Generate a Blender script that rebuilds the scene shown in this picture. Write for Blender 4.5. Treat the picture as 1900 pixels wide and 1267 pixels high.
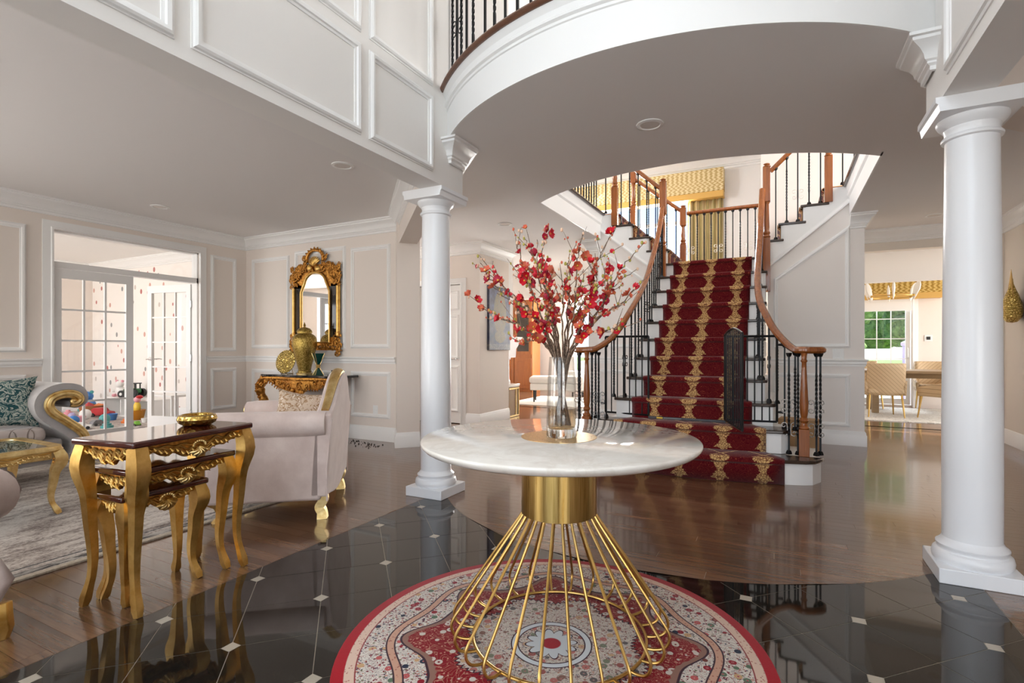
import bpy, math, random
import numpy as np
from mathutils import Vector, Matrix

for _o in list(bpy.data.objects):
    bpy.data.objects.remove(_o, do_unlink=True)
SC = bpy.context.scene
COL = SC.collection
PI = math.pi
R = math.radians
rnd = random.Random(7)

# ------------------------------------------------------------------ camera
CAMH = 1.131
cam = bpy.data.cameras.new('camera')
camo = bpy.data.objects.new('camera', cam)
COL.objects.link(camo)
camo.location = (0, 0, CAMH)
camo.rotation_euler = (R(90), 0, R(26.64))
cam.sensor_fit = 'HORIZONTAL'
cam.sensor_width = 36.0
cam.lens = 957.8 / 1900 * 36.0
cam.shift_x = -15.6 / 1900
cam.shift_y = 13.3 / 1900
cam.clip_start = 0.02
cam.clip_end = 300
SC.camera = camo

# ------------------------------------------------------------------ light
SC.view_settings.view_transform = 'Standard'
SC.view_settings.look = 'None'
SC.view_settings.exposure = 0.56
SC.view_settings.gamma = 1.0
SC.view_settings.use_curve_mapping = False
SC.cycles.max_bounces = 9
SC.cycles.diffuse_bounces = 5
SC.cycles.glossy_bounces = 4
SC.cycles.transmission_bounces = 6
SC.cycles.transparent_max_bounces = 12
SC.cycles.caustics_reflective = False
SC.cycles.caustics_refractive = False
SC.cycles.sample_clamp_indirect = 6.0
SC.cycles.use_adaptive_sampling = True
SC.cycles.adaptive_threshold = 0.04

world = bpy.data.worlds.new('sky')
SC.world = world
world.use_nodes = True
_n = world.node_tree.nodes
_bg = _n['Background']
_sky = _n.new('ShaderNodeTexSky')
_sky.sky_type = 'HOSEK_WILKIE'
_sky.turbidity = 7.0
_sky.ground_albedo = 0.4
_sky.sun_direction = Vector((0.62, -0.1, 0.78)).normalized()
world.node_tree.links.new(_sky.outputs[0], _bg.inputs[0])
_bg.inputs[1].default_value = 7.0


_sun = bpy.data.lights.new('sun', 'SUN')
_sun.energy = 7.0
_sun.angle = R(0.6)
_sun.color = (1.0, 0.95, 0.88)
_suno = bpy.data.objects.new('sun', _sun)
COL.objects.link(_suno)
_suno.rotation_euler = Vector((-0.62, 0.1, -0.78)).to_track_quat('-Z', 'Y').to_euler()


def area(name, loc, target, sx, sy, watts, col=(1, 1, 1), spread=180):
    l = bpy.data.lights.new(name, 'AREA')
    l.shape = 'RECTANGLE'
    l.size, l.size_y = sx, sy
    l.energy = watts
    l.color = col
    l.spread = R(spread)
    o = bpy.data.objects.new(name, l)
    COL.objects.link(o)
    o.location = loc
    d = Vector(target) - Vector(loc)
    o.rotation_euler = d.to_track_quat('-Z', 'Y').to_euler()
    return o


DAY = (0.90, 0.96, 1.0)
WARMW = (1.0, 0.975, 0.945)
# daylight entering through the glazing of each room, plus the lamps marked below
area('foyer_upper_window_light', (-0.77, -2.6, 4.0), (-0.77, 3.0, 3.8), 2.6, 2.4, 56, DAY)
area('entrance_door_light', (-0.77, -2.6, 1.25), (-0.77, 3.0, 2.5), 2.2, 2.1, 28, DAY)
area('living_window_light', (-4.7, -2.6, 1.5), (-4.7, 3.0, 0.9), 2.6, 1.9, 98, WARMW)
area('living_side_light', (-6.8, -0.3, 1.5), (-2.0, 0.6, 1.0), 1.8, 1.9, 45, WARMW)  # stands inside the room before a solid wall, no window there
area('playroom_window_light', (-9.4, -0.25, 1.6), (-9.4, 5.0, 1.5), 2.7, 1.8, 82, (1, 0.97, 0.93))
area('stairwell_window_light', (-2.35, 10.3, 3.5), (-0.9, 4.5, 0.6), 2.2, 1.6, 300, WARMW)
area('upper_hall_fill_light', (-5.35, 6.1, 4.0), (0.0, 6.6, 2.2), 1.6, 1.0, 120, WARMW)  # lamp added behind an invented window to brighten the stairwell
area('upper_gallery_fill_light', (2.75, 6.1, 4.0), (-2.0, 6.4, 2.0), 1.6, 1.0, 110, WARMW)  # added twin on the opposite side, also an invented window
area('corridor_fill_light', (-7.3, 5.75, 1.5), (0.0, 5.6, 1.8), 1.0, 1.4, 42, WARMW)  # added at a made-up corridor window to lift the hall
area('dining_window_light', (1.5, 13.9, 3.6), (1.6, 9.5, 0.2), 2.0, 1.6, 150, DAY)
area('dining_side_fill_light', (5.35, 10.2, 1.45), (1.0, 9.6, 1.5), 2.4, 1.7, 75, WARMW)  # added with an invented second window to brighten the dining room
area('family_window_light', (-3.8, 13.3, 1.4), (-2.9, 5.0, 1.7), 2.2, 1.8, 330, WARMW)
area('side_room_window_light', (2.6, -2.6, 1.5), (2.6, 3.6, 2.2), 2.4, 1.9, 92, WARMW)


# ------------------------------------------------------------------ mesh helpers
class MB:
    def __init__(s):
        s.v = []; s.f = []; s.uv = None; s.m = []; s.mi = 0

    def add(s, vs, fs):
        b = len(s.v)
        s.v += [tuple(map(float, p)) for p in vs]
        for f in fs:
            s.f.append(tuple(i + b for i in f)); s.m.append(s.mi)
        return s

    def box(s, x0, x1, y0, y1, z0, z1):
        if x0 > x1: x0, x1 = x1, x0
        if y0 > y1: y0, y1 = y1, y0
        if z0 > z1: z0, z1 = z1, z0
        return s.add([(x0, y0, z0), (x1, y0, z0), (x1, y1, z0), (x0, y1, z0), (x0, y0, z1), (x1, y0, z1), (x1, y1, z1), (x0, y1, z1)],
                     [(0, 3, 2, 1), (4, 5, 6, 7), (0, 1, 5, 4), (1, 2, 6, 5), (2, 3, 7, 6), (3, 0, 4, 7)])

    def prism(s, pts, z0, z1):
        """polygon (x,y) ccw extruded in z"""
        n = len(pts)
        vs = [(x, y, z0) for x, y in pts] + [(x, y, z1) for x, y in pts]
        fs = [tuple(reversed(range(n))), tuple(range(n, 2 * n))]
        fs += [(i, (i + 1) % n, n + (i + 1) % n, n + i) for i in range(n)]
        return s.add(vs, fs)

    def prism_axis(s, pts, a0, a1, axis):
        """polygon (u,w) extruded along 'x' or 'y'"""
        n = len(pts)
        g = (lambda u, w, a: (a, u, w)) if axis == 'x' else (lambda u, w, a: (u, a, w))
        vs = [g(u, w, a0) for u, w in pts] + [g(u, w, a1) for u, w in pts]
        fs = [tuple(range(n)), tuple(reversed(range(n, 2 * n)))]
        fs += [(i, n + i, n + (i + 1) % n, (i + 1) % n) for i in range(n)]
        return s.add(vs, fs)

    def lathe(s, prof, seg=24, c=(0, 0, 0), cap=True, sx=1.0, sy=1.0):
        n = len(prof)
        vs = []
        for k in range(seg):
            a = 2 * PI * k / seg
            ca, sa = math.cos(a), math.sin(a)
            for r, z in prof:
                vs.append((c[0] + r * ca * sx, c[1] + r * sa * sy, c[2] + z))
        fs = []
        for k in range(seg):
            k2 = (k + 1) % seg
            for i in range(n - 1):
                fs.append((k * n + i, k2 * n + i, k2 * n + i + 1, k * n + i + 1))
        if cap:
            if prof[0][0] > 1e-5: fs.append(tuple(reversed([k * n for k in range(seg)])))
            if prof[-1][0] > 1e-5: fs.append(tuple(k * n + n - 1 for k in range(seg)))
        return s.add(vs, fs)

    def tube(s, path, rad, seg=8, closed=False, cap=True, flat=1.0, up=(0, 0, 1), twist=None):
        """round tube along path; rad scalar or list; flat squashes along the binormal"""
        P = [Vector(p) for p in path]
        n = len(P)
        rr = rad if isinstance(rad, (list, tuple)) else [rad] * n
        vs = []
        prev = None
        for i in range(n):
            if closed: t = P[(i + 1) % n] - P[i - 1]
            elif i == 0: t = P[1] - P[0]
            elif i == n - 1: t = P[-1] - P[-2]
            else: t = P[i + 1] - P[i - 1]
            if t.length < 1e-9: t = Vector((0, 0, 1))
            t.normalize()
            if prev is None:
                u = Vector(up)
                if abs(u.dot(t)) > 0.95: u = Vector((1, 0, 0))
                nrm = (u - t * u.dot(t)).normalized()
            else:
                nrm = prev - t * prev.dot(t)
                if nrm.length < 1e-6: nrm = t.orthogonal()
                nrm.normalize()
            prev = nrm
            bn = t.cross(nrm)
            for k in range(seg):
                a = 2 * PI * k / seg + (twist[i] if twist else 0)
                vs.append(P[i] + nrm * (math.cos(a) * rr[i]) + bn * (math.sin(a) * rr[i] * flat))
        fs = []
        for i in range(n if closed else n - 1):
            j = (i + 1) % n
            for k in range(seg):
                k2 = (k + 1) % seg
                fs.append((i * seg + k, i * seg + k2, j * seg + k2, j * seg + k))
        if cap and not closed:
            fs.append(tuple(reversed(range(seg))))
            fs.append(tuple((n - 1) * seg + k for k in range(seg)))
        return s.add(vs, fs)

    def sweep(s, prof, path, closed=False, side=(0, 0, 1), caps=True):
        """sweep a closed profile (a,b): a along in-plane outward (mitred), b along `side`. path 3d points, planar with normal `side`."""
        P = [Vector(p) for p in path]; n = len(P); sd = Vector(side).normalized(); m = len(prof)
        vs = []
        for i in range(n):
            d1 = (P[i] - P[i - 1]) if (closed or i > 0) else None
            d2 = (P[(i + 1) % n] - P[i]) if (closed or i < n - 1) else None
            n1 = d1.normalized().cross(sd) if d1 else None
            n2 = d2.normalized().cross(sd) if d2 else None
            if n1 is None: o = n2
            elif n2 is None: o = n1
            else:
                o = n1 + n2
                o = o / max(o.length_squared / 2, 1e-4)
            for a, b in prof:
                vs.append(P[i] + o * a + sd * b)
        fs = []
        for i in range(n if closed else n - 1):
            j = (i + 1) % n
            for k in range(m):
                k2 = (k + 1) % m
                fs.append((i * m + k, j * m + k, j * m + k2, i * m + k2))
        if not closed and caps:
            fs.append(tuple(range(m))); fs.append(tuple(reversed(range((n - 1) * m, n * m))))
        return s.add(vs, fs)

    def ball(s, c, rx, ry=None, rz=None, seg=12, rings=7):
        ry = rx if ry is None else ry; rz = rx if rz is None else rz
        vs = [(c[0], c[1], c[2] - rz)]
        for i in range(1, rings):
            ph = -PI / 2 + PI * i / rings
            for k in range(seg):
                a = 2 * PI * k / seg
                vs.append((c[0] + rx * math.cos(ph) * math.cos(a), c[1] + ry * math.cos(ph) * math.sin(a), c[2] + rz * math.sin(ph)))
        vs.append((c[0], c[1], c[2] + rz))
        fs = []
        for k in range(seg): fs.append((0, 1 + (k + 1) % seg, 1 + k))
        for i in range(rings - 2):
            for k in range(seg):
                a = 1 + i * seg + k; b = 1 + i * seg + (k + 1) % seg
                fs.append((a, b, b + seg, a + seg))
        last = len(vs) - 1; o = 1 + (rings - 2) * seg
        for k in range(seg): fs.append((last, o + k, o + (k + 1) % seg))
        return s.add(vs, fs)

    def grid(s, fn, nu, nv, uvs=False, closed_u=False):
        vs = [fn(i / nu, j / nv) for i in range(nu + 1) for j in range(nv + 1)]
        fs = [(i * (nv + 1) + j, (i + 1) * (nv + 1) + j, (i + 1) * (nv + 1) + j + 1, i * (nv + 1) + j + 1) for i in range(nu) for j in range(nv)]
        return s.add(vs, fs)

    def xf(s, M, start=0):
        for i in range(start, len(s.v)):
            p = M @ Vector(s.v[i]); s.v[i] = (p.x, p.y, p.z)
        return s

    def mesh(s, name, mats, smooth=True, angle=35):
        me = bpy.data.meshes.new(name)
        me.from_pydata(s.v, [], s.f)
        for m in (mats if isinstance(mats, (list, tuple)) else [mats]): me.materials.append(m)
        if any(s.m): me.polygons.foreach_set('material_index', s.m)
        if smooth:
            me.polygons.foreach_set('use_smooth', [True] * len(me.polygons))
            me.set_sharp_from_angle(angle=R(angle))
        me.update()
        return me

    def build(s, name, mats, parent=None, smooth=True, angle=35, bevel=0.0, bseg=2, recalc=False):
        if recalc:
            import bmesh
            me = s.mesh(name, mats, False)
            bm = bmesh.new(); bm.from_mesh(me)
            bmesh.ops.remove_doubles(bm, verts=bm.verts, dist=1e-6)
            bmesh.ops.recalc_face_normals(bm, faces=bm.faces)
            bm.to_mesh(me); bm.free()
            if smooth:
                me.polygons.foreach_set('use_smooth', [True] * len(me.polygons)); me.set_sharp_from_angle(angle=R(angle))
        else:
            me = s.mesh(name, mats, smooth, angle)
        o = bpy.data.objects.new(name, me)
        COL.objects.link(o)
        if parent is not None: o.parent = parent
        if bevel > 0:
            md = o.modifiers.new('bevel', 'BEVEL'); md.width = bevel; md.segments = bseg; md.limit_method = 'ANGLE'; md.angle_limit = R(40)
        return o


def tag(o, label=None, cat=None, group=None, kind=None):
    if label: o['label'] = label
    if cat: o['category'] = cat
    if group: o['group'] = group
    if kind: o['kind'] = kind
    return o


def thing(name, label, cat, loc=(0, 0, 0), rz=0.0, group=None, kind=None):
    o = bpy.data.objects.new(name, None)
    o.empty_display_size = 0.1
    COL.objects.link(o)
    o.location = loc; o.rotation_euler = (0, 0, rz)
    return tag(o, label, cat, group, kind)


def inst(name, me, parent, loc=(0, 0, 0), rot=(0, 0, 0), scale=(1, 1, 1)):
    o = bpy.data.objects.new(name, me)
    COL.objects.link(o)
    o.parent = parent; o.location = loc; o.rotation_euler = rot; o.scale = scale
    return o


def copy_tree(root, loc, rz=0.0, parent=None):
    c = root.copy(); COL.objects.link(c)
    c.location = loc; c.rotation_euler = (0, 0, rz); c.parent = parent
    for ch in list(root.children):
        d = ch.copy(); COL.objects.link(d); d.parent = c
        for g in list(ch.children):
            e = g.copy(); COL.objects.link(e); e.parent = d
    return c


def struct(o, label=None):
    o['kind'] = 'structure'
    if label: o['label'] = label
    return o


def spl(pts, n=8, closed=False):
    """catmull-rom through pts"""
    P = [Vector(p) for p in pts]; out = []
    m = len(P)
    for i in range(m if closed else m - 1):
        p0 = P[i - 1] if (closed or i > 0) else P[0] * 2 - P[1]
        p1 = P[i]; p2 = P[(i + 1) % m]
        p3 = P[(i + 2) % m] if (closed or i < m - 2) else P[-1] * 2 - P[-2]
        for k in range(n):
            t = k / n
            out.append(0.5 * ((2 * p1) + (p2 - p0) * t + (2 * p0 - 5 * p1 + 4 * p2 - p3) * t * t + (3 * p1 - p0 - 3 * p2 + p3) * t ** 3))
    if not closed: out.append(P[-1])
    return out


def lerp(a, b, t): return a + (b - a) * t


# ------------------------------------------------------------------ material helpers
class X:
    """tiny expression wrapper over shader math nodes"""
    nt = None

    def __init__(s, sock): s.s = sock

    @staticmethod
    def _m(op, *a, clamp=False):
        n = X.nt.nodes.new('ShaderNodeMath'); n.operation = op; n.use_clamp = clamp
        for i, v in enumerate(a):
            if isinstance(v, X): X.nt.links.new(v.s, n.inputs[i])
            else: n.inputs[i].default_value = float(v)
        return X(n.outputs[0])

    def __add__(a, b): return X._m('ADD', a, b)
    __radd__ = __add__
    def __sub__(a, b): return X._m('SUBTRACT', a, b)
    def __rsub__(a, b): return X._m('SUBTRACT', b, a)
    def __mul__(a, b): return X._m('MULTIPLY', a, b)
    __rmul__ = __mul__
    def __truediv__(a, b): return X._m('DIVIDE', a, b)
    def __rtruediv__(a, b): return X._m('DIVIDE', b, a)
    def abs(a): return X._m('ABSOLUTE', a)
    def sin(a): return X._m('SINE', a)
    def cos(a): return X._m('COSINE', a)
    def frac(a): return X._m('FRACT', a)
    def floor(a): return X._m('FLOOR', a)
    def sqrt(a): return X._m('SQRT', a)
    def pow(a, b): return X._m('POWER', a, b)
    def gt(a, b): return X._m('GREATER_THAN', a, b)
    def lt(a, b): return X._m('LESS_THAN', a, b)
    def mn(a, b): return X._m('MINIMUM', a, b)
    def mx(a, b): return X._m('MAXIMUM', a, b)
    def atan2(a, b): return X._m('ARCTAN2', a, b)
    def clamp(a): return X._m('ADD', a, 0.0, clamp=True)
    def step(a, e, w):
        """smooth 0..1 as a passes e over width w"""
        return X._m('ADD', (a - e) / w, 0.5, clamp=True)
    def band(a, lo, hi, w=0.002): return a.step(lo, w) * (1 - a.step(hi, w))


class Mat:
    def __init__(s, name, color=(0.8, 0.8, 0.8), rough=0.5, metal=0.0, spec=0.5, coat=0.0, sheen=0.0):
        s.mat = bpy.data.materials.new(name); s.mat.use_nodes = True
        s.nt = s.mat.node_tree
        s.b = s.nt.nodes['Principled BSDF']
        s.out = s.nt.nodes['Material Output']
        s.set('Base Color', color); s.set('Roughness', rough); s.set('Metallic', metal)
        s.set('Specular IOR Level', spec); s.set('Coat Weight', coat); s.set('Coat Roughness', 0.08)
        if sheen: s.set('Sheen Weight', sheen); s.set('Sheen Roughness', 0.4)
        X.nt = s.nt

    def set(s, k, v):
        i = s.b.inputs[k]
        if isinstance(v, X): s.nt.links.new(v.s, i)
        elif isinstance(v, bpy.types.NodeSocket): s.nt.links.new(v, i)
        elif isinstance(v, (tuple, list)): i.default_value = tuple(v) + ((1,) if len(v) == 3 else ())
        else: i.default_value = v
        return s

    def coord(s, kind='Object'):
        n = s.nt.nodes.new('ShaderNodeTexCoord'); return n.outputs[kind]

    def xyz(s, sock):
        n = s.nt.nodes.new('ShaderNodeSeparateXYZ'); s.nt.links.new(sock, n.inputs[0])
        return X(n.outputs[0]), X(n.outputs[1]), X(n.outputs[2])

    def vec(s, x, y, z=0.0):
        n = s.nt.nodes.new('ShaderNodeCombineXYZ')
        for i, v in enumerate((x, y, z)):
            if isinstance(v, X): s.nt.links.new(v.s, n.inputs[i])
            else: n.inputs[i].default_value = v
        return n.outputs[0]

    def mapping(s, sock, scale=(1, 1, 1), rot=(0, 0, 0), loc=(0, 0, 0)):
        n = s.nt.nodes.new('ShaderNodeMapping'); s.nt.links.new(sock, n.inputs[0])
        n.inputs['Scale'].default_value = scale; n.inputs['Rotation'].default_value = rot; n.inputs['Location'].default_value = loc
        return n.outputs[0]

    def noise(s, sock, scale=5, detail=4, rough=0.5, dist=0.0):
        n = s.nt.nodes.new('ShaderNodeTexNoise'); s.nt.links.new(sock, n.inputs['Vector'])
        n.inputs['Scale'].default_value = scale; n.inputs['Detail'].default_value = detail
        n.inputs['Roughness'].default_value = rough; n.inputs['Distortion'].default_value = dist
        return X(n.outputs[0])

    def vor(s, sock, scale=5, feature='F1', out='Distance', rand=1.0):
        n = s.nt.nodes.new('ShaderNodeTexVoronoi'); n.feature = feature
        s.nt.links.new(sock, n.inputs['Vector']); n.inputs['Scale'].default_value = scale
        n.inputs['Randomness'].default_value = rand
        return X(n.outputs[out]) if out == 'Distance' else n.outputs[out]

    def ramp(s, x, stops, interp='LINEAR'):
        n = s.nt.nodes.new('ShaderNodeValToRGB'); s.nt.links.new(x.s, n.inputs[0])
        cr = n.color_ramp; cr.interpolation = interp
        while len(cr.elements) < len(stops): cr.elements.new(0.5)
        for e, (p, c) in zip(cr.elements, stops):
            e.position = p; e.color = tuple(c) + ((1,) if len(c) == 3 else ())
        return n.outputs[0]

    def mix(s, f, a, b, mode='MIX'):
        n = s.nt.nodes.new('ShaderNodeMix'); n.data_type = 'RGBA'; n.blend_type = mode
        def put(v, i):
            if isinstance(v, X): s.nt.links.new(v.s, i)
            elif isinstance(v, bpy.types.NodeSocket): s.nt.links.new(v, i)
            elif isinstance(v, (tuple, list)): i.default_value = tuple(v) + ((1,) if len(v) == 3 else ())
            else: i.default_value = v
        put(f, n.inputs[0]); put(a, n.inputs[6]); put(b, n.inputs[7])
        return n.outputs[2]

    def bump(s, h, strength=0.3, dist=0.01):
        n = s.nt.nodes.new('ShaderNodeBump'); n.inputs['Strength'].default_value = strength; n.inputs['Distance'].default_value = dist
        s.nt.links.new(h.s if isinstance(h, X) else h, n.inputs['Height'])
        s.nt.links.new(n.outputs[0], s.b.inputs['Normal'])
        return s

    def rand(s):
        n = s.nt.nodes.new('ShaderNodeObjectInfo'); return X(n.outputs['Random'])

    def emit(s, col, strength):
        s.set('Emission Color', col); s.set('Emission Strength', strength); return s


def srgb(r, g, b):
    f = lambda c: (c / 255 / 12.92) if c / 255 <= 0.04045 else ((c / 255 + 0.055) / 1.055) ** 2.4
    return (f(r), f(g), f(b))

# ------------------------------------------------------------------ materials
def m_plain(name, c, rough=0.5, **k): return Mat(name, c, rough, **k).mat


M = {}
M['wall'] = m_plain('wall_paint', srgb(236, 226, 217), 0.75, spec=0.3)
M['wall_stair'] = m_plain('stair_wall_paint', srgb(242, 236, 231), 0.75, spec=0.3)
M['wall_white'] = m_plain('white_wall_paint', srgb(241, 238, 234), 0.7, spec=0.3)
M['ceil'] = m_plain('ceiling_paint', srgb(238, 235, 233), 0.9, spec=0.2)
M['trim'] = m_plain('trim_paint', srgb(243, 242, 240), 0.35, spec=0.45)
M['column'] = m_plain('column_paint', srgb(240, 241, 243), 0.28, spec=0.5)
M['hall'] = m_plain('greige_wall_paint', srgb(232, 223, 212), 0.75, spec=0.3)
M['play'] = None
M['iron'] = m_plain('black_iron', (0.012, 0.012, 0.013), 0.38, metal=0.6)
M['scrollm'] = m_plain('polished_scroll_iron', (0.22, 0.21, 0.20), 0.22, metal=1.0)
M['steel'] = m_plain('bright_steel', (0.72, 0.72, 0.72), 0.2, metal=1.0)
M['black'] = m_plain('black_plastic', (0.015, 0.015, 0.016), 0.4)
M['white_pl'] = m_plain('white_plastic', srgb(240, 240, 238), 0.35)


def wood(name, c1, c2, rough=0.3, scale=1.0, axis='X', coat=0.3, rand=0.0, bump=0.15):
    m = Mat(name, c1, rough, coat=coat)
    co = m.coord('Object')
    sc = {'X': (1.2, 22, 22), 'Y': (22, 1.2, 22), 'Z': (22, 22, 1.2)}[axis]
    v = m.mapping(co, tuple(q * scale for q in sc))
    if rand:
        v2 = m.nt.nodes.new('ShaderNodeVectorMath'); v2.operation = 'ADD'
        m.nt.links.new(v, v2.inputs[0])
        m.nt.links.new(m.vec(m.rand() * 37.0, m.rand() * 11.0, m.rand() * 5.0), v2.inputs[1]); v = v2.outputs[0]
    n = m.noise(v, 1.0, 6, 0.62, 1.2)
    n2 = m.noise(v, 5.0, 3, 0.6, 0.4)
    g = n * 0.75 + n2 * 0.25
    col = m.ramp(g, [(0.22, c1), (0.5, tuple(lerp(a, b, 0.5) for a, b in zip(c1, c2))), (0.80, c2)])
    if rand:
        k = m.rand() * rand + (1 - rand / 2)
        col = m.mix(1.0, col, m.vec(k, k, k), 'MULTIPLY')
    m.set('Base Color', col)
    m.set('Roughness', n2 * 0.12 + (rough - 0.06))
    if bump: m.bump(g, bump, 0.002)
    return m.mat


M['plank'] = wood('walnut_plank', srgb(62, 43, 32), srgb(142, 104, 77), 0.22, 1.0, 'X', 0.5, rand=0.42, bump=0.10)
M['oak'] = wood('golden_oak_rail', srgb(104, 50, 16), srgb(178, 103, 42), 0.25, 1.3, 'Z', 0.4)
M['oakdark'] = wood('dark_oak_nosing', srgb(66, 36, 20), srgb(120, 72, 42), 0.3, 1.3, 'X', 0.3)
M['tread'] = wood('dark_tread_wood', srgb(34, 25, 20), srgb(78, 58, 46), 0.25, 1.0, 'X', 0.3)
M['mahog'] = wood('mahogany_top', srgb(52, 18, 12), srgb(92, 36, 24), 0.06, 0.8, 'Y', 0.8, bump=0.02)
M['cherry'] = wood('honey_cabinet_wood', srgb(138, 74, 26), srgb(180, 108, 48), 0.3, 0.8, 'Z', 0.3)
M['rustic'] = wood('pale_oak_wood', srgb(128, 104, 74), srgb(168, 142, 106), 0.5, 0.8, 'X', 0.0)

# granite tile
m = Mat('black_granite_tile', (0.01, 0.009, 0.008), 0.035, spec=0.6)
co = m.coord('Object')
n = m.noise(co, 260, 2, 0.7)
n2 = m.noise(co, 3.0, 3, 0.5)
m.set('Base Color', m.ramp(n * 0.85 + n2 * 0.15, [(0.45, (0.012, 0.010, 0.008)), (0.62, (0.03, 0.024, 0.018)), (0.72, (0.11, 0.085, 0.06))]))
M['tile'] = m.mat
M['inset'] = m_plain('travertine_inset', srgb(186, 176, 160), 0.15)
M['grout'] = m_plain('tile_grout', srgb(168, 158, 142), 0.6)

# marble
m = Mat('white_marble', (0.8, 0.8, 0.78), 0.06, spec=0.5, coat=0.3)
co = m.coord('Object')
w = m.noise(co, 2.2, 8, 0.6, 1.6)
v = (w - 0.5).abs()
fine = m.noise(co, 9, 6, 0.65, 0.8)
veins = 1 - v.step(0.02, 0.04)
m.set('Base Color', m.mix(veins * 0.18, m.ramp(fine, [(0.3, srgb(232, 226, 216)), (0.7, srgb(246, 242, 234))]), srgb(188, 172, 152)))
M['marble'] = m.mat

# gold leaf / brushed brass / antique carved gold
def gold(name, c1, c2, rough, scale=20, bump=0.15, metal=1.0):
    m = Mat(name, c1, rough, metal=metal)
    co = m.coord('Object'); n = m.noise(co, scale, 5, 0.6)
    m.set('Base Color', m.ramp(n, [(0.3, c1), (0.7, c2)]))
    m.set('Roughness', n * 0.25 + (rough - 0.1))
    if bump: m.bump(n, bump, 0.004)
    return m.mat


M['goldleaf'] = gold('gold_leaf', srgb(200, 152, 72), srgb(240, 204, 128), 0.40, 14, 0.12)
M['goldtrim'] = gold('gilded_trim', srgb(206, 168, 100), srgb(244, 222, 164), 0.34, 18, 0.08)
M['antique'] = gold('antique_gilt', srgb(138, 82, 30), srgb(236, 176, 90), 0.42, 40, 0.3)
M['brass'] = gold('brushed_brass', srgb(186, 148, 80), srgb(214, 178, 110), 0.3, 6, 0.0)
m = Mat('brushed_brass_drum', srgb(178, 138, 64), 0.3, metal=1.0)
co = m.mapping(m.coord('Object'), (60, 60, 1.5)); n = m.noise(co, 3, 3)
m.set('Base Color', m.ramp(n, [(0.3, srgb(180, 142, 74)), (0.7, srgb(218, 184, 116))])); m.set('Roughness', n * 0.1 + 0.24)
M['drum'] = m.mat
m = Mat('hammered_gold', srgb(206, 170, 92), 0.22, metal=1.0)
co = m.coord('Object'); m.bump(m.vor(co, 55), 0.6, 0.01); M['hammer'] = m.mat
m = Mat('embossed_olive_gold', srgb(150, 124, 56), 0.3, metal=1.0)
co = m.coord('Object'); vz = m.vor(co, 42, 'DISTANCE_TO_EDGE'); nz = m.noise(co, 60, 3)
m.set('Base Color', m.ramp(vz * 2.5 + nz * 0.2, [(0.06, srgb(92, 72, 26)), (0.28, srgb(182, 154, 80)), (0.7, srgb(228, 202, 128))]))
m.bump(vz + nz * 0.1, 0.7, 0.02); M['emboss'] = m.mat
m = Mat('etched_gold_urn', srgb(148, 122, 50), 0.3, metal=1.0)
co = m.coord('Object'); nz = m.noise(co, 38, 4, 0.6, 2.5)
m.set('Base Color', m.ramp(nz, [(0.38, srgb(112, 92, 36)), (0.5, srgb(178, 150, 78)), (0.62, srgb(218, 190, 116))])); m.bump(nz, 0.35, 0.01)
M['urn'] = m.mat


def velvet(name, c1, c2, scale=6, sheen=0.6):
    m = Mat(name, c1, 0.85, spec=0.2, sheen=sheen)
    co = m.coord('Object'); n = m.noise(co, scale, 5, 0.6)
    m.set('Base Color', m.ramp(n, [(0.3, c1), (0.7, c2)])); m.bump(m.noise(co, 90, 3), 0.15, 0.004)
    m.set('Sheen Tint', (1, 0.97, 0.95))
    return m.mat


M['velvet'] = velvet('blush_velvet', srgb(204, 184, 176), srgb(226, 209, 201))
M['silver'] = velvet('silver_velvet', srgb(160, 156, 156), srgb(192, 187, 184), 4)
m = Mat('quilted_silver', srgb(190, 178, 172), 0.8, spec=0.2, sheen=0.5)
x, y, z = m.xyz(m.coord('Object'))
q1 = ((x + y) * 9.0).frac(); q2 = ((x - y) * 9.0).frac()
ln = ((q1 - 0.5).abs().mx((q2 - 0.5).abs())).step(0.46, 0.05)
m.set('Base Color', m.mix(ln, srgb(196, 184, 178), srgb(146, 132, 124))); m.bump(1 - ln, 0.6, 0.01); M['quilt'] = m.mat
m = Mat('quilted_tan_leather', srgb(200, 172, 134), 0.5, spec=0.4)
x, y, z = m.xyz(m.coord('Object'))
q1 = ((x + z) * 16.0).frac(); l1 = (q1 - 0.5).abs().step(0.45, 0.06)
m.set('Base Color', m.mix(l1, srgb(206, 178, 140), srgb(158, 128, 92))); m.bump(1 - l1, 0.5, 0.01); M['leather'] = m.mat


def fabric(name, c1, c2, c3, scale=26, rough=0.85, dist=1.5):
    m = Mat(name, c1, rough, spec=0.2)
    co = m.coord('Object'); n = m.noise(co, scale, 3, 0.5, dist)
    m.set('Base Color', m.ramp(n, [(0.36, c1), (0.47, c1), (0.5, c2), (0.56, c2), (0.6, c3)])); m.bump(n, 0.15, 0.005)
    return m.mat


M['teal'] = fabric('teal_damask_cushion', srgb(38, 76, 80), srgb(176, 182, 172), srgb(84, 112, 110), 13, dist=3.0)
M['patch'] = fabric('champagne_stripe_cushion', srgb(214, 194, 172), srgb(166, 132, 98), srgb(232, 218, 202), 20, dist=2.0)
M['whitefab'] = m_plain('white_upholstery', srgb(236, 232, 226), 0.85, spec=0.2)

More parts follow.
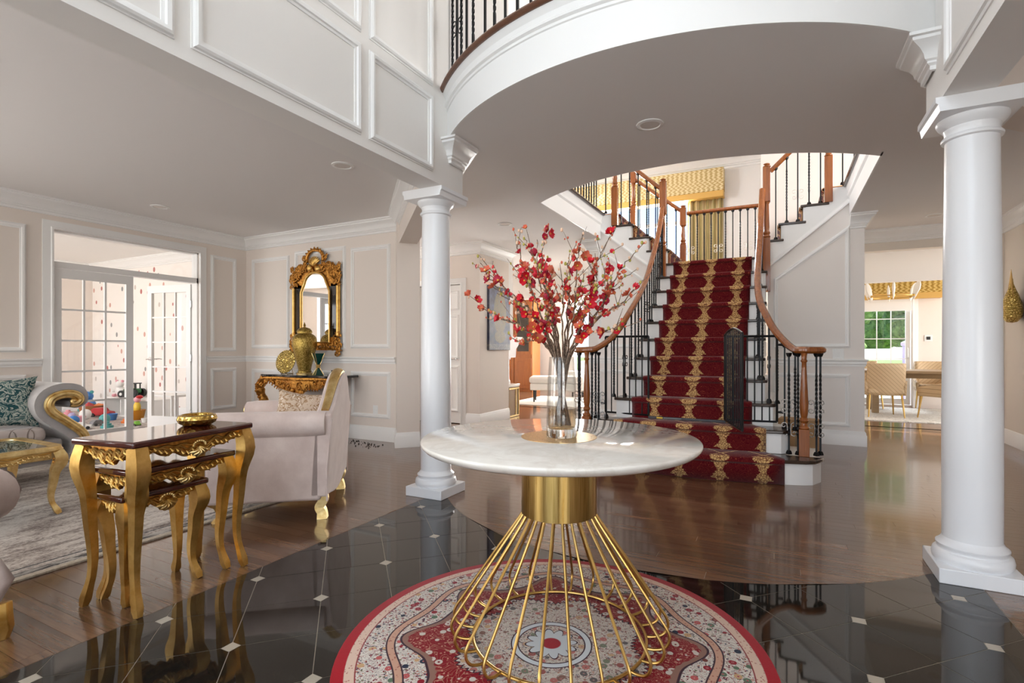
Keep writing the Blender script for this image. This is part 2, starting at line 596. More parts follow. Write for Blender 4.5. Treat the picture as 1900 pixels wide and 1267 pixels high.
# stair runner: uv = (x metres from centre line, arc length / step)
m = Mat('crimson_damask_runner', (0.2, 0.01, 0.02), 0.95, spec=0.1, sheen=0.25)
uvs = m.coord('UV'); ux, uy, _ = m.xyz(uvs)
noi = m.noise(m.vec(ux * 1.0, uy * 0.44), 52, 2, 0.5) - 0.5
p = ((ux / 0.335 + 0.5).frac() - 0.5).abs() * 0.335 + noi * 0.05
q = uy.frac()
w1 = 0.024 + (q - 0.28).abs().pow(1.35) * 0.40            # hourglass body on the riser
body = (w1 - p).step(0.0, 0.004) * q.band(0.06, 0.50, 0.01)
cx = p / 0.078; cy = (q - 0.60) / 0.085
crown = (1.0 - (cx * cx + cy * cy).sqrt()).step(0.0, 0.08)
tipd = ((p / 0.035).pow(2.0) + ((q - 0.05) / 0.06).pow(2.0)).sqrt()
tip = (1.0 - tipd).step(0.0, 0.1)
chd = (p - ((q - 0.78).abs() * 0.62)).abs()
chain = (0.010 - chd).step(0.0, 0.004) * q.band(0.66, 0.98, 0.01)
lat = m.vor(m.vec(ux, uy * 0.44), 48, 'DISTANCE_TO_EDGE').step(0.085, 0.06)
goldm = (body.mx(crown).mx(tip) * (lat * 0.85 + 0.15)).mx(chain * 0.8)
sw = (m.noise(m.vec(ux, uy * 0.44), 13, 1, 0.3, 2.4) * 9.0).frac()
swirl = (sw - 0.5).abs().step(0.43, 0.06) * (1 - goldm)
pile = m.noise(m.vec(ux, uy * 0.44), 300, 2)
base = m.ramp(pile, [(0.3, srgb(66, 6, 16)), (0.7, srgb(108, 14, 28))])
c1 = m.mix(swirl * 0.6, base, srgb(166, 82, 58))
m.set('Base Color', m.mix(goldm, c1, m.ramp(pile, [(0.3, srgb(198, 152, 92)), (0.7, srgb(234, 198, 138))])))
m.bump(pile + goldm * 0.6, 0.4, 0.004)
M['runner'] = m.mat
M['runner_edge'] = m_plain('runner_binding', srgb(196, 150, 96), 0.9)

# round persian rug, object space centred on the rug
m = Mat('round_persian_rug', (0.6, 0.5, 0.4), 0.95, spec=0.1, sheen=0.2)
x, y, z = m.xyz(m.coord('Object'))
rr = (x * x + y * y).sqrt(); th = y.atan2(x)
wv = m.vec(x, y)
fl = m.vor(wv, 26, 'F1'); flc = m.vor(wv, 26, 'F1', 'Color')
fl2 = m.vor(wv, 75, 'F1'); fl2c = m.vor(wv, 75, 'F1', 'Color')
cr, cg, cb = m.xyz(flc); c2r, c2g, c2b = m.xyz(fl2c)
pal = m.ramp(cr, [(0.0, srgb(150, 24, 40)), (0.28, srgb(196, 92, 90)), (0.45, srgb(40, 46, 66)), (0.6, srgb(96, 116, 92)), (0.75, srgb(206, 164, 120)), (0.9, srgb(120, 60, 52))], 'CONSTANT')
pal2 = m.ramp(c2r, [(0.0, srgb(120, 30, 44)), (0.35, srgb(64, 76, 96)), (0.55, srgb(120, 128, 96)), (0.75, srgb(190, 130, 110))], 'CONSTANT')
fmask = fl.band(0.12, 0.36, 0.03) * cg.gt(0.28); fcore = fl.lt(0.11) * cg.gt(0.28)
ivory = srgb(224, 217, 206)
field = m.mix(fmask, ivory, pal); field = m.mix(fcore * 0.9, field, srgb(178, 40, 52))
field = m.mix(fl2.band(0.12, 0.36, 0.04) * c2g.gt(0.35) * (1 - fmask), field, pal2)
tend = (m.noise(wv, 11, 2, 0.5, 2.2) * 9.0).frac(); tmask = (tend - 0.5).abs().step(0.43, 0.05)
field = m.mix(tmask * (1 - fmask), field, m.mix(cb.gt(0.5), srgb(120, 22, 40), srgb(52, 46, 66)))
t2 = (m.noise(m.vec(x + 3.1, y), 17, 2, 0.5, 2.5) * 7.0).frac(); t2m = (t2 - 0.5).abs().step(0.445, 0.04)
field = m.mix(t2m * 0.85 * (1 - fmask), field, srgb(150, 40, 52))
redf = m.mix(fmask * 0.85, srgb(138, 10, 26), ivory); redf = m.mix(fcore, redf, srgb(120, 10, 26))
redf = m.mix(tmask * 0.55 * (1 - fmask), redf, srgb(214, 170, 140))
redf = m.mix(fl2.band(0.15, 0.3, 0.04) * c2g.gt(0.5) * (1 - fmask), redf, srgb(206, 150, 130))
lobe = (th * 8.0).cos(); lob2 = lobe.abs()
zig = ((th * 96.0).sin() * 0.007)
r_band = rr + lobe * 0.022
r_star = rr + lobe * 0.055 - ((th * 16.0).cos() * 0.012)
r_in = rr - lobe * 0.028
tan = m.mix(fl2.step(0.22, 0.1), srgb(160, 92, 80), srgb(206, 160, 136))
dk = srgb(64, 36, 48)
col = field
col = m.mix(r_band.band(0.578, 0.605, 0.003), col, tan)
col = m.mix(r_band.band(0.573, 0.579, 0.002), col, dk); col = m.mix(r_band.band(0.604, 0.610, 0.002), col, dk)
star = 1 - (r_star + zig * 0.4).step(0.485, 0.004)
col = m.mix((1 - (r_star).step(0.515, 0.003)), col, srgb(150, 110, 96))
col = m.mix(r_star.band(0.508, 0.517, 0.002), col, dk)
col = m.mix(star, col, redf)
inm = 1 - (r_in + zig).step(0.335, 0.004)
col = m.mix(inm, col, m.mix(0.25, field, srgb(196, 176, 156)))
col = m.mix((r_in + zig).band(0.330, 0.338, 0.002), col, dk)
col = m.mix(rr.band(0.128, 0.150, 0.003), col, srgb(222, 226, 228)); col = m.mix(rr.band(0.124, 0.129, 0.002), col, dk); col = m.mix(rr.band(0.149, 0.154, 0.002), col, dk)
pet = rr - (th * 6.0).cos().abs() * 0.03
col = m.mix(1 - pet.step(0.07, 0.004), col, srgb(214, 218, 220)); col = m.mix(pet.band(0.066, 0.072, 0.002), col, dk)
col = m.mix(1 - rr.step(0.036, 0.004), col, srgb(168, 40, 50))
ob = m.mix(fl2.step(0.25, 0.1), srgb(184, 122, 110), srgb(226, 196, 176))
col = m.mix(rr.band(0.712, 0.748, 0.003), col, ob); col = m.mix(rr.band(0.709, 0.714, 0.002), col, srgb(150, 60, 60))
col = m.mix(rr.step(0.748, 0.003), col, srgb(172, 10, 30))
pile = m.noise(m.coord('Object'), 400, 2)
m.set('Base Color', col); m.bump(pile, 0.35, 0.004)
M['persian'] = m.mat

# distressed grey area rug
m = Mat('distressed_grey_rug', (0.4, 0.38, 0.36), 0.95, spec=0.1)
co = m.coord('Object'); x, y, z = m.xyz(co)
n1 = m.noise(m.mapping(co, (10, 3, 1)), 1.6, 8, 0.75, 0.6); n2 = m.noise(co, 2.0, 4, 0.6); n3 = m.noise(m.mapping(co, (70, 26, 1)), 2.0, 4, 0.7)
g = n1 * 0.55 + n3 * 0.45 + (n2 - 0.5) * 0.35
col = m.ramp(g, [(0.37, srgb(112, 102, 98)), (0.45, srgb(170, 158, 150)), (0.52, srgb(214, 206, 197)), (0.64, srgb(236, 230, 222))])
GX, GY = 1.55, 1.65
e = (x.abs() - GX).mx(y.abs() - GY)
col = m.mix(e.band(-0.165, -0.145, 0.004), col, m.mix(n3.step(0.5, 0.15), srgb(66, 64, 66), srgb(150, 146, 142)))
col = m.mix(e.band(-0.10, -0.045, 0.004), col, m.mix(n1.step(0.52, 0.12), srgb(60, 58, 60), srgb(196, 190, 182)))
col = m.mix(e.step(-0.04, 0.004), col, m.mix(n3.step(0.5, 0.2), srgb(186, 172, 152), srgb(214, 204, 188)))
m.set('Base Color', col); m.bump(n3, 0.4, 0.006); M['greyrug'] = m.mat

# wallpaper with dots for the playroom (printed decals)
m = Mat('dotted_playroom_paper', srgb(246, 240, 234), 0.8, spec=0.2)
co = m.coord('Object'); mp = m.mapping(co, (1, 1, 0.72))
d = m.vor(mp, 5.4, 'F1', rand=0.75); dc = m.vor(mp, 5.4, 'F1', 'Color', rand=0.75); a, b_, c_ = m.xyz(dc)
dm = (1 - d.step(0.17, 0.03)) * b_.gt(0.2)
m.set('Base Color', m.mix(dm, srgb(246, 240, 234), m.ramp(a, [(0, srgb(214, 168, 156)), (0.35, srgb(150, 150, 150)), (0.6, srgb(206, 196, 188)), (0.8, srgb(190, 120, 116))], 'CONSTANT')))
M['dots'] = m.mat


def leafprint(name, c1, c2, c3):
    m = Mat(name, c1, 0.8, spec=0.2)
    co = m.coord('Object'); x, y, z = m.xyz(co)
    wv = (x * 75.0 + (z * 90.0).sin() * 1.6).sin() * (z * 100.0).cos()
    n = m.noise(co, 55, 3)
    m.set('Base Color', m.ramp(wv * 0.3 + n * 0.6 + 0.2, [(0.35, c1), (0.5, c2), (0.68, c3)])); m.bump(n, 0.2, 0.004)
    return m.mat


M['valance'] = leafprint('patterned_valance_fabric', srgb(170, 142, 88), srgb(206, 184, 134), srgb(224, 208, 168))
M['valance2'] = leafprint('woven_gold_valance', srgb(146, 112, 44), srgb(190, 156, 82), srgb(212, 184, 116))
M['valtrim'] = m_plain('gold_satin_band', srgb(206, 162, 82), 0.4)
m = Mat('striped_drape', srgb(186, 168, 122), 0.7, spec=0.25)
x, y, z = m.xyz(m.coord('Object')); st = (x * 55.0).sin()
m.set('Base Color', m.ramp(st * 0.5 + 0.5, [(0.3, srgb(150, 134, 88)), (0.7, srgb(214, 198, 156))])); M['drape'] = m.mat

# glass, water, mirror
def glass(name, tint=(1, 1, 1), ior=1.45, rough=0.0):
    m = Mat(name, tint, rough); m.set('Transmission Weight', 1.0); m.set('IOR', ior); return m.mat


M['glass'] = glass('clear_glass')
m = Mat('thin_pane_glass', (1, 1, 1), 0.02)
tr = m.nt.nodes.new('ShaderNodeBsdfTransparent'); gl = m.nt.nodes.new('ShaderNodeBsdfGlossy'); gl.inputs['Roughness'].default_value = 0.02
fr = m.nt.nodes.new('ShaderNodeLayerWeight'); fr.inputs[0].default_value = 0.5
ff = X(fr.outputs['Facing']).pow(4.0) * 0.45 + 0.035
mx = m.nt.nodes.new('ShaderNodeMixShader')
m.nt.links.new(ff.s, mx.inputs[0]); m.nt.links.new(tr.outputs[0], mx.inputs[1]); m.nt.links.new(gl.outputs[0], mx.inputs[2])
m.nt.links.new(mx.outputs[0], m.out.inputs[0]); M['pane'] = m.mat
def clear(name, tint, k, b):
    m = Mat(name, (1, 1, 1), 0.02)
    tr = m.nt.nodes.new('ShaderNodeBsdfTransparent'); tr.inputs[0].default_value = tint + (1,)
    gl = m.nt.nodes.new('ShaderNodeBsdfGlossy'); gl.inputs['Roughness'].default_value = 0.03
    lw = m.nt.nodes.new('ShaderNodeLayerWeight'); lw.inputs[0].default_value = 0.5
    ff = X(lw.outputs['Facing']).pow(3.0) * k + b
    mx = m.nt.nodes.new('ShaderNodeMixShader')
    m.nt.links.new(ff.s, mx.inputs[0]); m.nt.links.new(tr.outputs[0], mx.inputs[1]); m.nt.links.new(gl.outputs[0], mx.inputs[2])
    m.nt.links.new(mx.outputs[0], m.out.inputs[0]); return m.mat


M['vaseglass'] = clear('clear_vase_glass', (0.93, 0.94, 0.94), 0.7, 0.05)
M['water'] = clear('vase_water', (0.80, 0.70, 0.56), 0.4, 0.05)
M['mirror'] = m_plain('mirror_silver', (0.9, 0.9, 0.9), 0.01, metal=1.0)
M['alab'] = m_plain('frosted_glass_shade', srgb(244, 240, 232), 0.35, spec=0.5)
M['emerald'] = m_plain('emerald_enamel', srgb(10, 66, 60), 0.15, coat=0.5)
M['blackmarble'] = m_plain('black_marble_top', (0.008, 0.008, 0.009), 0.06, coat=0.4)

# plants
M['bark'] = fabric('branch_bark', srgb(112, 92, 78), srgb(146, 122, 104), srgb(92, 74, 62), 60, dist=0.5)
M['petal1'] = m_plain('crimson_petal', srgb(212, 30, 50), 0.5)
M['petal2'] = m_plain('coral_petal', srgb(206, 96, 66), 0.55)
M['petal3'] = m_plain('dark_rose_petal', srgb(170, 16, 50), 0.5)
M['bud'] = m_plain('pale_bud', srgb(228, 190, 160), 0.6)
M['budg'] = m_plain('green_bud', srgb(170, 160, 70), 0.6)
M['stamen'] = m_plain('yellow_stamen', srgb(222, 186, 70), 0.6)
m = Mat('tree_leaves', srgb(84, 116, 66), 0.8)
n = m.noise(m.coord('Object'), 6, 5, 0.7); m.set('Base Color', m.ramp(n, [(0.35, srgb(52, 84, 44)), (0.65, srgb(140, 166, 104))])); M['leaf'] = m.mat
M['lawn'] = m_plain('lawn', srgb(120, 146, 84), 0.9)
M['trunk'] = m_plain('tree_bark', srgb(92, 78, 64), 0.9)

# artwork (blue canvas with gold calligraphic medallion)
m = Mat('blue_gold_artwork', srgb(60, 72, 110), 0.5)
x, y, z = m.xyz(m.coord('Object'))
n = m.noise(m.coord('Object'), 9, 5, 0.6); n2 = m.noise(m.coord('Object'), 34, 3, 0.6, 3.0)
ev = ((y / 0.20) * (y / 0.20) + ((z - 0.08) / 0.34) * ((z - 0.08) / 0.34)).sqrt()
ev2 = ((y / 0.17) * (y / 0.17) + ((z + 0.28) / 0.10) * ((z + 0.28) / 0.10)).sqrt()
msk = ((1 - ev).step(0.0, 0.06)).mx((1 - ev2).step(0.0, 0.08)) * (n2.step(0.44, 0.06) * 0.7 + 0.25)
botm = (1 - z.step(-0.40, 0.02)) * n2.step(0.5, 0.04)
bg = m.ramp(n + z * 0.25, [(0.3, srgb(18, 30, 70)), (0.5, srgb(66, 66, 78)), (0.7, srgb(88, 90, 116))])
m.set('Base Color', m.mix(botm * 0.8, m.mix(msk, bg, srgb(122, 106, 66)), srgb(130, 126, 122))); m.bump(n2, 0.3, 0.01); M['art'] = m.mat

for nm, c in dict(t_red=(190, 34, 40), t_blue=(52, 120, 190), t_teal=(70, 160, 160), t_yellow=(236, 200, 70), t_green=(120, 180, 60), t_orange=(226, 120, 44),
                  t_pink=(228, 160, 170), t_white=(238, 236, 232), t_grey=(120, 120, 124), t_dgreen=(40, 110, 60), t_brown=(150, 96, 50), t_lav=(176, 166, 206), t_amber=(206, 140, 40)).items():
    M[nm] = m_plain('toy_' + nm[2:], srgb(*c), 0.4)
M['poolblue'] = m_plain('pool_cover', srgb(160, 200, 206), 0.4)
M['carpetplay'] = fabric('playroom_carpet', srgb(176, 166, 162), srgb(206, 198, 192), srgb(150, 140, 138), 6)
M['rug_pale'] = fabric('pale_dining_rug', srgb(214, 208, 198), srgb(232, 228, 220), srgb(196, 190, 180), 8)
M['blind'] = m_plain('white_blind', srgb(240, 238, 234), 0.6)
M['card'] = m_plain('brown_cardboard', srgb(176, 140, 100), 0.8)

# ------------------------------------------------------------------ setting
ZC, ZL, ZB, ZU, ZT = 2.69, 2.71, 2.34, 3.06, 5.7     # hall ceiling, living ceiling, beam underside, upper floor, top ceiling
CXF = -0.785                                          # axis of foyer and stair
XL, XR = -2.23, 0.66 + 0.04                           # foyer upper wall faces
ARC_C, ARC_R = (-0.78, 4.615), 2.0
OPN_C, OPN_R = (-0.78, 6.80), 2.32


def arc1(x): return ARC_C[1] - math.sqrt(max(ARC_R ** 2 - (x - ARC_C[0]) ** 2, 0.0))
def arc2(x): return OPN_C[1] - math.sqrt(max(OPN_R ** 2 - (x - OPN_C[0]) ** 2, 0.0))


CROWN = [(0, 0), (0.115, 0), (0.115, -0.016), (0.100, -0.020), (0.098, -0.034), (0.084, -0.044), (0.062, -0.062), (0.044, -0.088), (0.038, -0.112), (0.026, -0.120), (0.026, -0.130), (0.013, -0.140), (0.013, -0.160), (0.0, -0.165)]
BASE = [(0, 0), (0.022, 0), (0.022, 0.125), (0.016, 0.135), (0.014, 0.155), (0.006, 0.17), (0, 0.172)]
RAIL = [(0, -0.045), (0.012, -0.045), (0.012, -0.028), (0.020, -0.018), (0.020, 0.010), (0.034, 0.022), (0.034, 0.036), (0, 0.040)]
PANEL = [(-0.026, 0), (-0.026, 0.006), (-0.014, 0.010), (-0.010, 0.020), (0.006, 0.024), (0.016, 0.018), (0.020, 0.008), (0.026, 0.006), (0.026, 0)]
CASE = [(-0.045, 0), (-0.045, 0.012), (-0.030, 0.016), (0.020, 0.020), (0.028, 0.030), (0.045, 0.030), (0.045, 0)]


def sw(name, prof, path, parent, mat='trim', closed=False, side=(0, 0, 1)):
    o = MB().sweep(prof, path, closed, side).build(name, M[mat], parent, recalc=True)
    return o


def panel_x(parent, X, y0, y1, z0, z1, nx=1, mat='trim', name='panel_moulding'):
    return sw(name, PANEL, [(X, y0, z0), (X, y1, z0), (X, y1, z1), (X, y0, z1)], parent, mat, True, (nx, 0, 0))


def panel_y(parent, Y, x0, x1, z0, z1, ny=-1, mat='trim', name='panel_moulding'):
    return sw(name, PANEL, [(x0, Y, z0), (x1, Y, z0), (x1, Y, z1), (x0, Y, z1)], parent, mat, True, (0, ny, 0))


# ---- floors
def poly_prism(pts, z0, z1, mb=None):
    return (mb or MB()).prism(pts, z0, z1)


fl = struct(MB().box(-7.05, 5.2, -2.6, 13.4, -0.20, -0.006).build('floor', M['tread'], None, smooth=False))
plank_mat = M['plank']
# per-face shade attribute drives the tone of each board
nt = plank_mat.node_tree
for nd in [n for n in nt.nodes if n.type == 'OBJECT_INFO']:
    at = nt.nodes.new('ShaderNodeAttribute'); at.attribute_name = 'shade'
    for l in [l for l in nt.links if l.from_node == nd]:
        nt.links.new(at.outputs['Fac'], l.to_socket)


planks = []
PW = 0.083
DISC = [(ARC_C[0] + ARC_R * math.cos(2 * PI * k / 240), ARC_C[1] + ARC_R * math.sin(2 * PI * k / 240)) for k in range(240)]


def clip_half(pts, f):
    out = []
    for i in range(len(pts)):
        a, b = pts[i - 1], pts[i]; fa, fb = f(a), f(b)
        if (fa >= 0) != (fb >= 0):
            t = fa / (fa - fb); out.append((lerp(a[0], b[0], t), lerp(a[1], b[1], t)))
        if fb >= 0: out.append(b)
    return out


def clip_disc(pts):
    if all(math.hypot(p[0] - ARC_C[0], p[1] - ARC_C[1]) < ARC_R - 1e-4 for p in pts): return pts
    if min(p[1] for p in pts) > ARC_C[1]: return pts
    for k in range(120, 240):
        a, b = DISC[k], DISC[(k + 1) % 240]
        pts = clip_half(pts, lambda p: (b[0] - a[0]) * (p[1] - a[1]) - (b[1] - a[1]) * (p[0] - a[0]))
        if len(pts) < 3: return None
    return pts


y = 3.26 - PW * 44
while y < 9.0:
    zones = [(-7.0, 5.1)] if y > 3.259 else [(-7.0, -2.40), (ARC_C[0] - 1.62, ARC_C[0] + 1.62), (0.86, 5.1)]
    for zi, (lo, hi) in enumerate(zones):
        if zi == 1 and y + PW < ARC_C[1] - ARC_R: continue
        x = lo - rnd.uniform(0, 1.0)
        while x < hi:
            L = rnd.uniform(0.7, 1.7); p0, p1 = max(x, lo), min(x + L, hi); x += L
            if p1 - p0 < 0.02: continue
            g = 0.0007
            q = [(p0 + g, y + g), (p1 - g, y + g), (p1 - g, y + PW - g), (p0 + g, y + PW - g)]
            if zi == 1: q = clip_disc(q)
            if q: planks.append(q)
    y += PW


def pix(p):
    X_ = p[0] * 0.89384 + p[1] * 0.44838; Y_ = -p[0] * 0.44838 + p[1] * 0.89384
    return (965.6 + 957.8 * X_ / Y_, 646.8 + 957.8 * CAMH / Y_) if Y_ > 0.3 else None


def pscore(q):
    xa, xb = min(p[0] for p in q), max(p[0] for p in q)
    c = ((xa + xb) / 2, sum(p[1] for p in q) / len(q))
    vis = 0
    for t in (0.1, 0.5, 0.9):
        pp = pix((lerp(xa, xb, t), c[1]))
        if pp and -20 < pp[0] < 1920 and pp[1] < 1290: vis += 1
    if not vis: return 0
    Y_ = -c[0] * 0.448 + c[1] * 0.894
    return (xb - xa + 0.2) * vis / 3 / (Y_ ** 3)


order = sorted(planks, key=lambda q: -pscore(q))


def set_shade(me, vals):
    a = me.attributes.new('shade', 'FLOAT', 'FACE'); a.data.foreach_set('value', vals)


for q in order[:300]:
    o = poly_prism([p for p in q], -0.012, 0.0).build('plank', plank_mat, fl, smooth=False)
    set_shade(o.data, [rnd.random()] * len(o.data.polygons))
mb = MB(); sh = []
for q in order[300:]:
    n0 = len(mb.f); mb.prism([p for p in q], -0.012, 0.0); sh += [rnd.random()] * (len(mb.f) - n0)
mb.box(-7.0, 5.1, 9.0, 13.2, -0.012, 0.0); sh += [0.5] * 6
o = mb.build('plank_field', plank_mat, fl, smooth=False); set_shade(o.data, sh); o['kind'] = 'stuff'

# tile field of the foyer
ft = struct(MB().box(-2.40, 0.86, -2.6, 3.26, -0.2, -0.0012).build('floor_foyer', M['grout'], None, smooth=False))
# grout bed visible between tiles, cut back behind the curved edge
TS = 0.3049; T0 = (-0.1351, 2.5516); S2 = math.sqrt(0.5)


def clip_region(pts):
    for f in (lambda p: p[0] + 2.397, lambda p: 0.857 - p[0], lambda p: p[1] + 2.3, lambda p: 3.25 - p[1]):
        pts = clip_half(pts, f)
        if len(pts) < 3: return None
    d = lambda p: math.hypot(p[0] - ARC_C[0], p[1] - ARC_C[1])
    rr_ = ARC_R + 0.003
    if min(d(p) for p in pts) > rr_ + 0.25: return pts
    dense = []
    for i in range(len(pts)):
        a, b = pts[i], pts[(i + 1) % len(pts)]
        for k in range(10): dense.append((lerp(a[0], b[0], k / 10), lerp(a[1], b[1], k / 10)))
    if all(d(p) <= rr_ for p in dense): return None
    out = []
    for i, p in enumerate(dense):
        if d(p) >= rr_: out.append(p)
        elif d(dense[i - 1]) >= rr_ or d(dense[(i + 1) % len(dense)]) >= rr_ or True:
            s_ = rr_ / d(p); out.append((ARC_C[0] + (p[0] - ARC_C[0]) * s_, ARC_C[1] + (p[1] - ARC_C[1]) * s_))
    ar = sum(out[i - 1][0] * out[i][1] - out[i][0] * out[i - 1][1] for i in range(len(out))) / 2
    return out if ar > 2e-4 else None


def tpt(i, j): return (T0[0] + TS * S2 * (i + j), T0[1] + TS * S2 * (-i + j))


DI = 0.034; G = 0.0016
for i in range(-14, 17):
    for j in range(-20, 12):
        def lp(a, b): return tpt(i + a / TS, j + b / TS)
        T_ = TS
        if (i + j) % 2 == 0:   # clipped at (0,0) and (1,1)
            loc = [(DI, G), (T_ - G, G), (T_ - G, T_ - DI), (T_ - DI, T_ - G), (G, T_ - G), (G, DI)]
        else:
            loc = [(G, G), (T_ - DI, G), (T_ - G, DI), (T_ - G, T_ - G), (DI, T_ - G), (G, T_ - DI)]
        pts = clip_region([lp(a, b) for a, b in loc])
        if pts is None: pass
        else: MB().prism(pts, -0.008, 0.0).build('tile', M['tile'], ft, smooth=False)
        if (i + j) % 2 == 0:
            e = DI - 0.0015
            pts = clip_region([lp(a, b) for a, b in ((-e, 0), (0, -e), (e, 0), (0, e))])
            if pts: MB().prism(pts, -0.008, 0.0003).build('inset', M['inset'], ft, smooth=False)
# curved wooden threshold strip between boards and tiles is flush; playroom floor beyond the french doors
pf = struct(MB().box(-12.0, -7.05, 0.0, 5.2, -0.2, 0.0).build('floor_playroom', M['carpetplay'], None, smooth=False))

# ---- ceilings
lc = struct(MB().box(-7.05, -2.43, -2.6, 4.9, ZL, ZL + 0.2).build('ceiling_living', M['ceil'], None, smooth=False))
rc = struct(MB().box(0.90, 5.2, -2.6, 4.9, ZL, ZL + 0.2).build('ceiling_side_room', M['ceil'], None, smooth=False))
mb = MB()
nx = 48
X0, X1 = -2.29, 0.74
xs = [X0 + (X1 - X0) * k / nx for k in range(nx + 1)]
vs = []
for x in xs:
    ya, yb = arc1(max(min(x, 1.2), -2.7)), arc2(x)
    vs += [(x, ya, ZC), (x, yb, ZC), (x, yb, ZU - 0.03), (x, ya, ZU - 0.03)]
fs = []
for k in range(nx):
    a, b = 4 * k, 4 * k + 4
    for e in range(4): fs.append((a + e, a + (e + 1) % 4, b + (e + 1) % 4, b + e))
mb.add(vs, fs + [(0, 3, 2, 1), (4 * nx, 4 * nx + 1, 4 * nx + 2, 4 * nx + 3)])
mb.prism([(X0, 3.22), (X0, 13.0), (-7.05, 13.0), (-7.05, 4.86), (-3.95, 4.86), (-2.42, 3.33)][::1], ZC, ZU - 0.03)
mb.prism([(X1, 3.22), (0.88, 3.33), (2.40, 4.86), (2.45, 4.86), (2.45, 8.2), (X1, 8.2)], ZC, ZU - 0.03)
hc = struct(mb.build('ceiling_hall', M['ceil'], None, smooth=True, angle=25, recalc=True))
# upper floor boards
mb = MB()
mb.add([(p[0], p[1], ZU - 0.028) if i % 4 in (0, 1) else (p[0], p[1], ZU) for i, p in enumerate(vs)], fs)
mb.prism([(X0, 3.22), (X0, 7.11), (-7.05, 7.11), (-7.05, 4.86), (-3.95, 4.86), (-2.42, 3.33)], ZU - 0.028, ZU)
mb.prism([(X1, 3.22), (0.88, 3.33), (2.40, 4.86), (2.45, 4.86), (2.45, 8.2), (X1, 8.2)], ZU - 0.028, ZU)
uf = struct(mb.build('floor_upper', M['tread'], None, smooth=False, recalc=True))
# white face of the balcony with its mouldings and wooden nosing
ax = [XL + (XR - XL) * k / 60 for k in range(61)]
apath = lambda z, off=0.0: [(ARC_C[0] + (ARC_R + off) * math.sin(a), ARC_C[1] - (ARC_R + off) * math.cos(a), z) for a in [lerp(math.asin((XL - ARC_C[0]) / ARC_R), math.asin((XR - ARC_C[0]) / ARC_R), k / 60) for k in range(61)]]
FACE = [(0, 0), (0.012, 0), (0.012, 0.215), (0.020, 0.22), (0.020, 0.236), (0.034, 0.246), (0.034, 0.26), (0.026, 0.27), (0.028, 0.30), (0.046, 0.325), (0.052, 0.335), (0.0, 0.335)]
bf = struct(MB().sweep(FACE, apath(ZC), False, (0, 0, 1)).build('trim_balcony', M['trim'], None, recalc=True, angle=30))
NOSE = [(0, 0), (0.062, 0), (0.075, 0.012), (0.078, 0.022), (0.070, 0.036), (0.055, 0.04), (0, 0.04)]
MB().sweep(NOSE, apath(ZC + 0.335), False, (0, 0, 1)).build('nosing', M['oakdark'], bf, recalc=True)
# faces of the stairwell opening
so = struct(MB().sweep([(0, 0), (0.012, 0), (0.012, 0.2), (0.03, 0.22), (0.03, 0.25), (0.02, 0.26), (0.045, 0.33), (0, 0.33)],
            [(X0, 4.95, ZC), (X0, 7.10, ZC)], False, (0, 0, 1)).build('trim_opening_1', M['trim'], None, recalc=True))
MB().sweep(NOSE, [(X0, 4.95, ZC + 0.33), (X0, 7.10, ZC + 0.33)], False).build('nosing', M['tread'], so, recalc=True)
so2 = struct(MB().sweep([(0, 0), (0.012, 0), (0.012, 0.2), (0.03, 0.22), (0.03, 0.25), (0.02, 0.26), (0.045, 0.33), (0, 0.33)],
             [(X1, 7.10, ZC), (X1, 4.95, ZC)], False, (0, 0, 1)).build('trim_opening_2', M['trim'], None, recalc=True))
MB().sweep(NOSE, [(X1, 7.10, ZC + 0.33), (X1, 4.95, ZC + 0.33)], False).build('nosing', M['tread'], so2, recalc=True)
tc = struct(MB().box(-7.05, 5.2, -2.6, 13.4, ZT, ZT + 0.2).build('ceiling_upper', M['ceil'], None, smooth=False))

# ---- living room walls
w = struct(MB().box(-7.05, -6.9, -2.6, 2.674, 0, ZL).box(-7.05, -6.9, 4.224, 5.05, 0, ZL).box(-7.05, -6.9, 2.674, 4.224, 2.40, ZL).build('wall_living_side', M['wall'], None, smooth=False))
sw('crown', CROWN, [(-6.9, -2.3, ZL), (-6.9, 4.9, ZL), (-3.98, 4.9, ZL)], w)
for y0, y1 in ((-0.9, 0.25), (0.45, 1.25), (1.45, 2.43), (4.40, 4.72)):
    panel_x(w, -6.9, y0, y1, 1.12, 2.38); panel_x(w, -6.9, y0, y1, 0.32, 0.84)
sw('chair_rail', RAIL, [(-6.9, -2.3, 0.99), (-6.9, 2.58, 0.99)], w); sw('chair_rail', RAIL, [(-6.9, 4.32, 0.99), (-6.9, 4.9, 0.99), (-4.14, 4.9, 0.99)], w)
sw('baseboard', BASE, [(-6.9, -2.3, 0), (-6.9, 2.58, 0)], w); sw('baseboard', BASE, [(-6.9, 4.32, 0), (-6.9, 4.9, 0), (-4.14, 4.9, 0), (-3.90, 4.63, 0), (-3.72, 4.82, 0)], w)
sw('door_casing', CASE, [(-6.9, 2.63, 0), (-6.9, 2.63, 2.445), (-6.9, 4.268, 2.445), (-6.9, 4.268, 0)], w, 'trim', False, (1, 0, 0))
w = struct(MB().box(-7.05, -4.14, 4.9, 5.05, 0, ZL).build('wall_living_back', M['wall'], None, smooth=False))
for x0, x1 in ((-6.74, -6.02), (-5.86, -4.98), (-4.84, -4.25)):
    panel_y(w, 4.9, x0, x1, 1.16, 2.42 if x0 > -5.9 and x0 < -5 else 2.38); panel_y(w, 4.9, x0, x1, 0.30, 0.82)
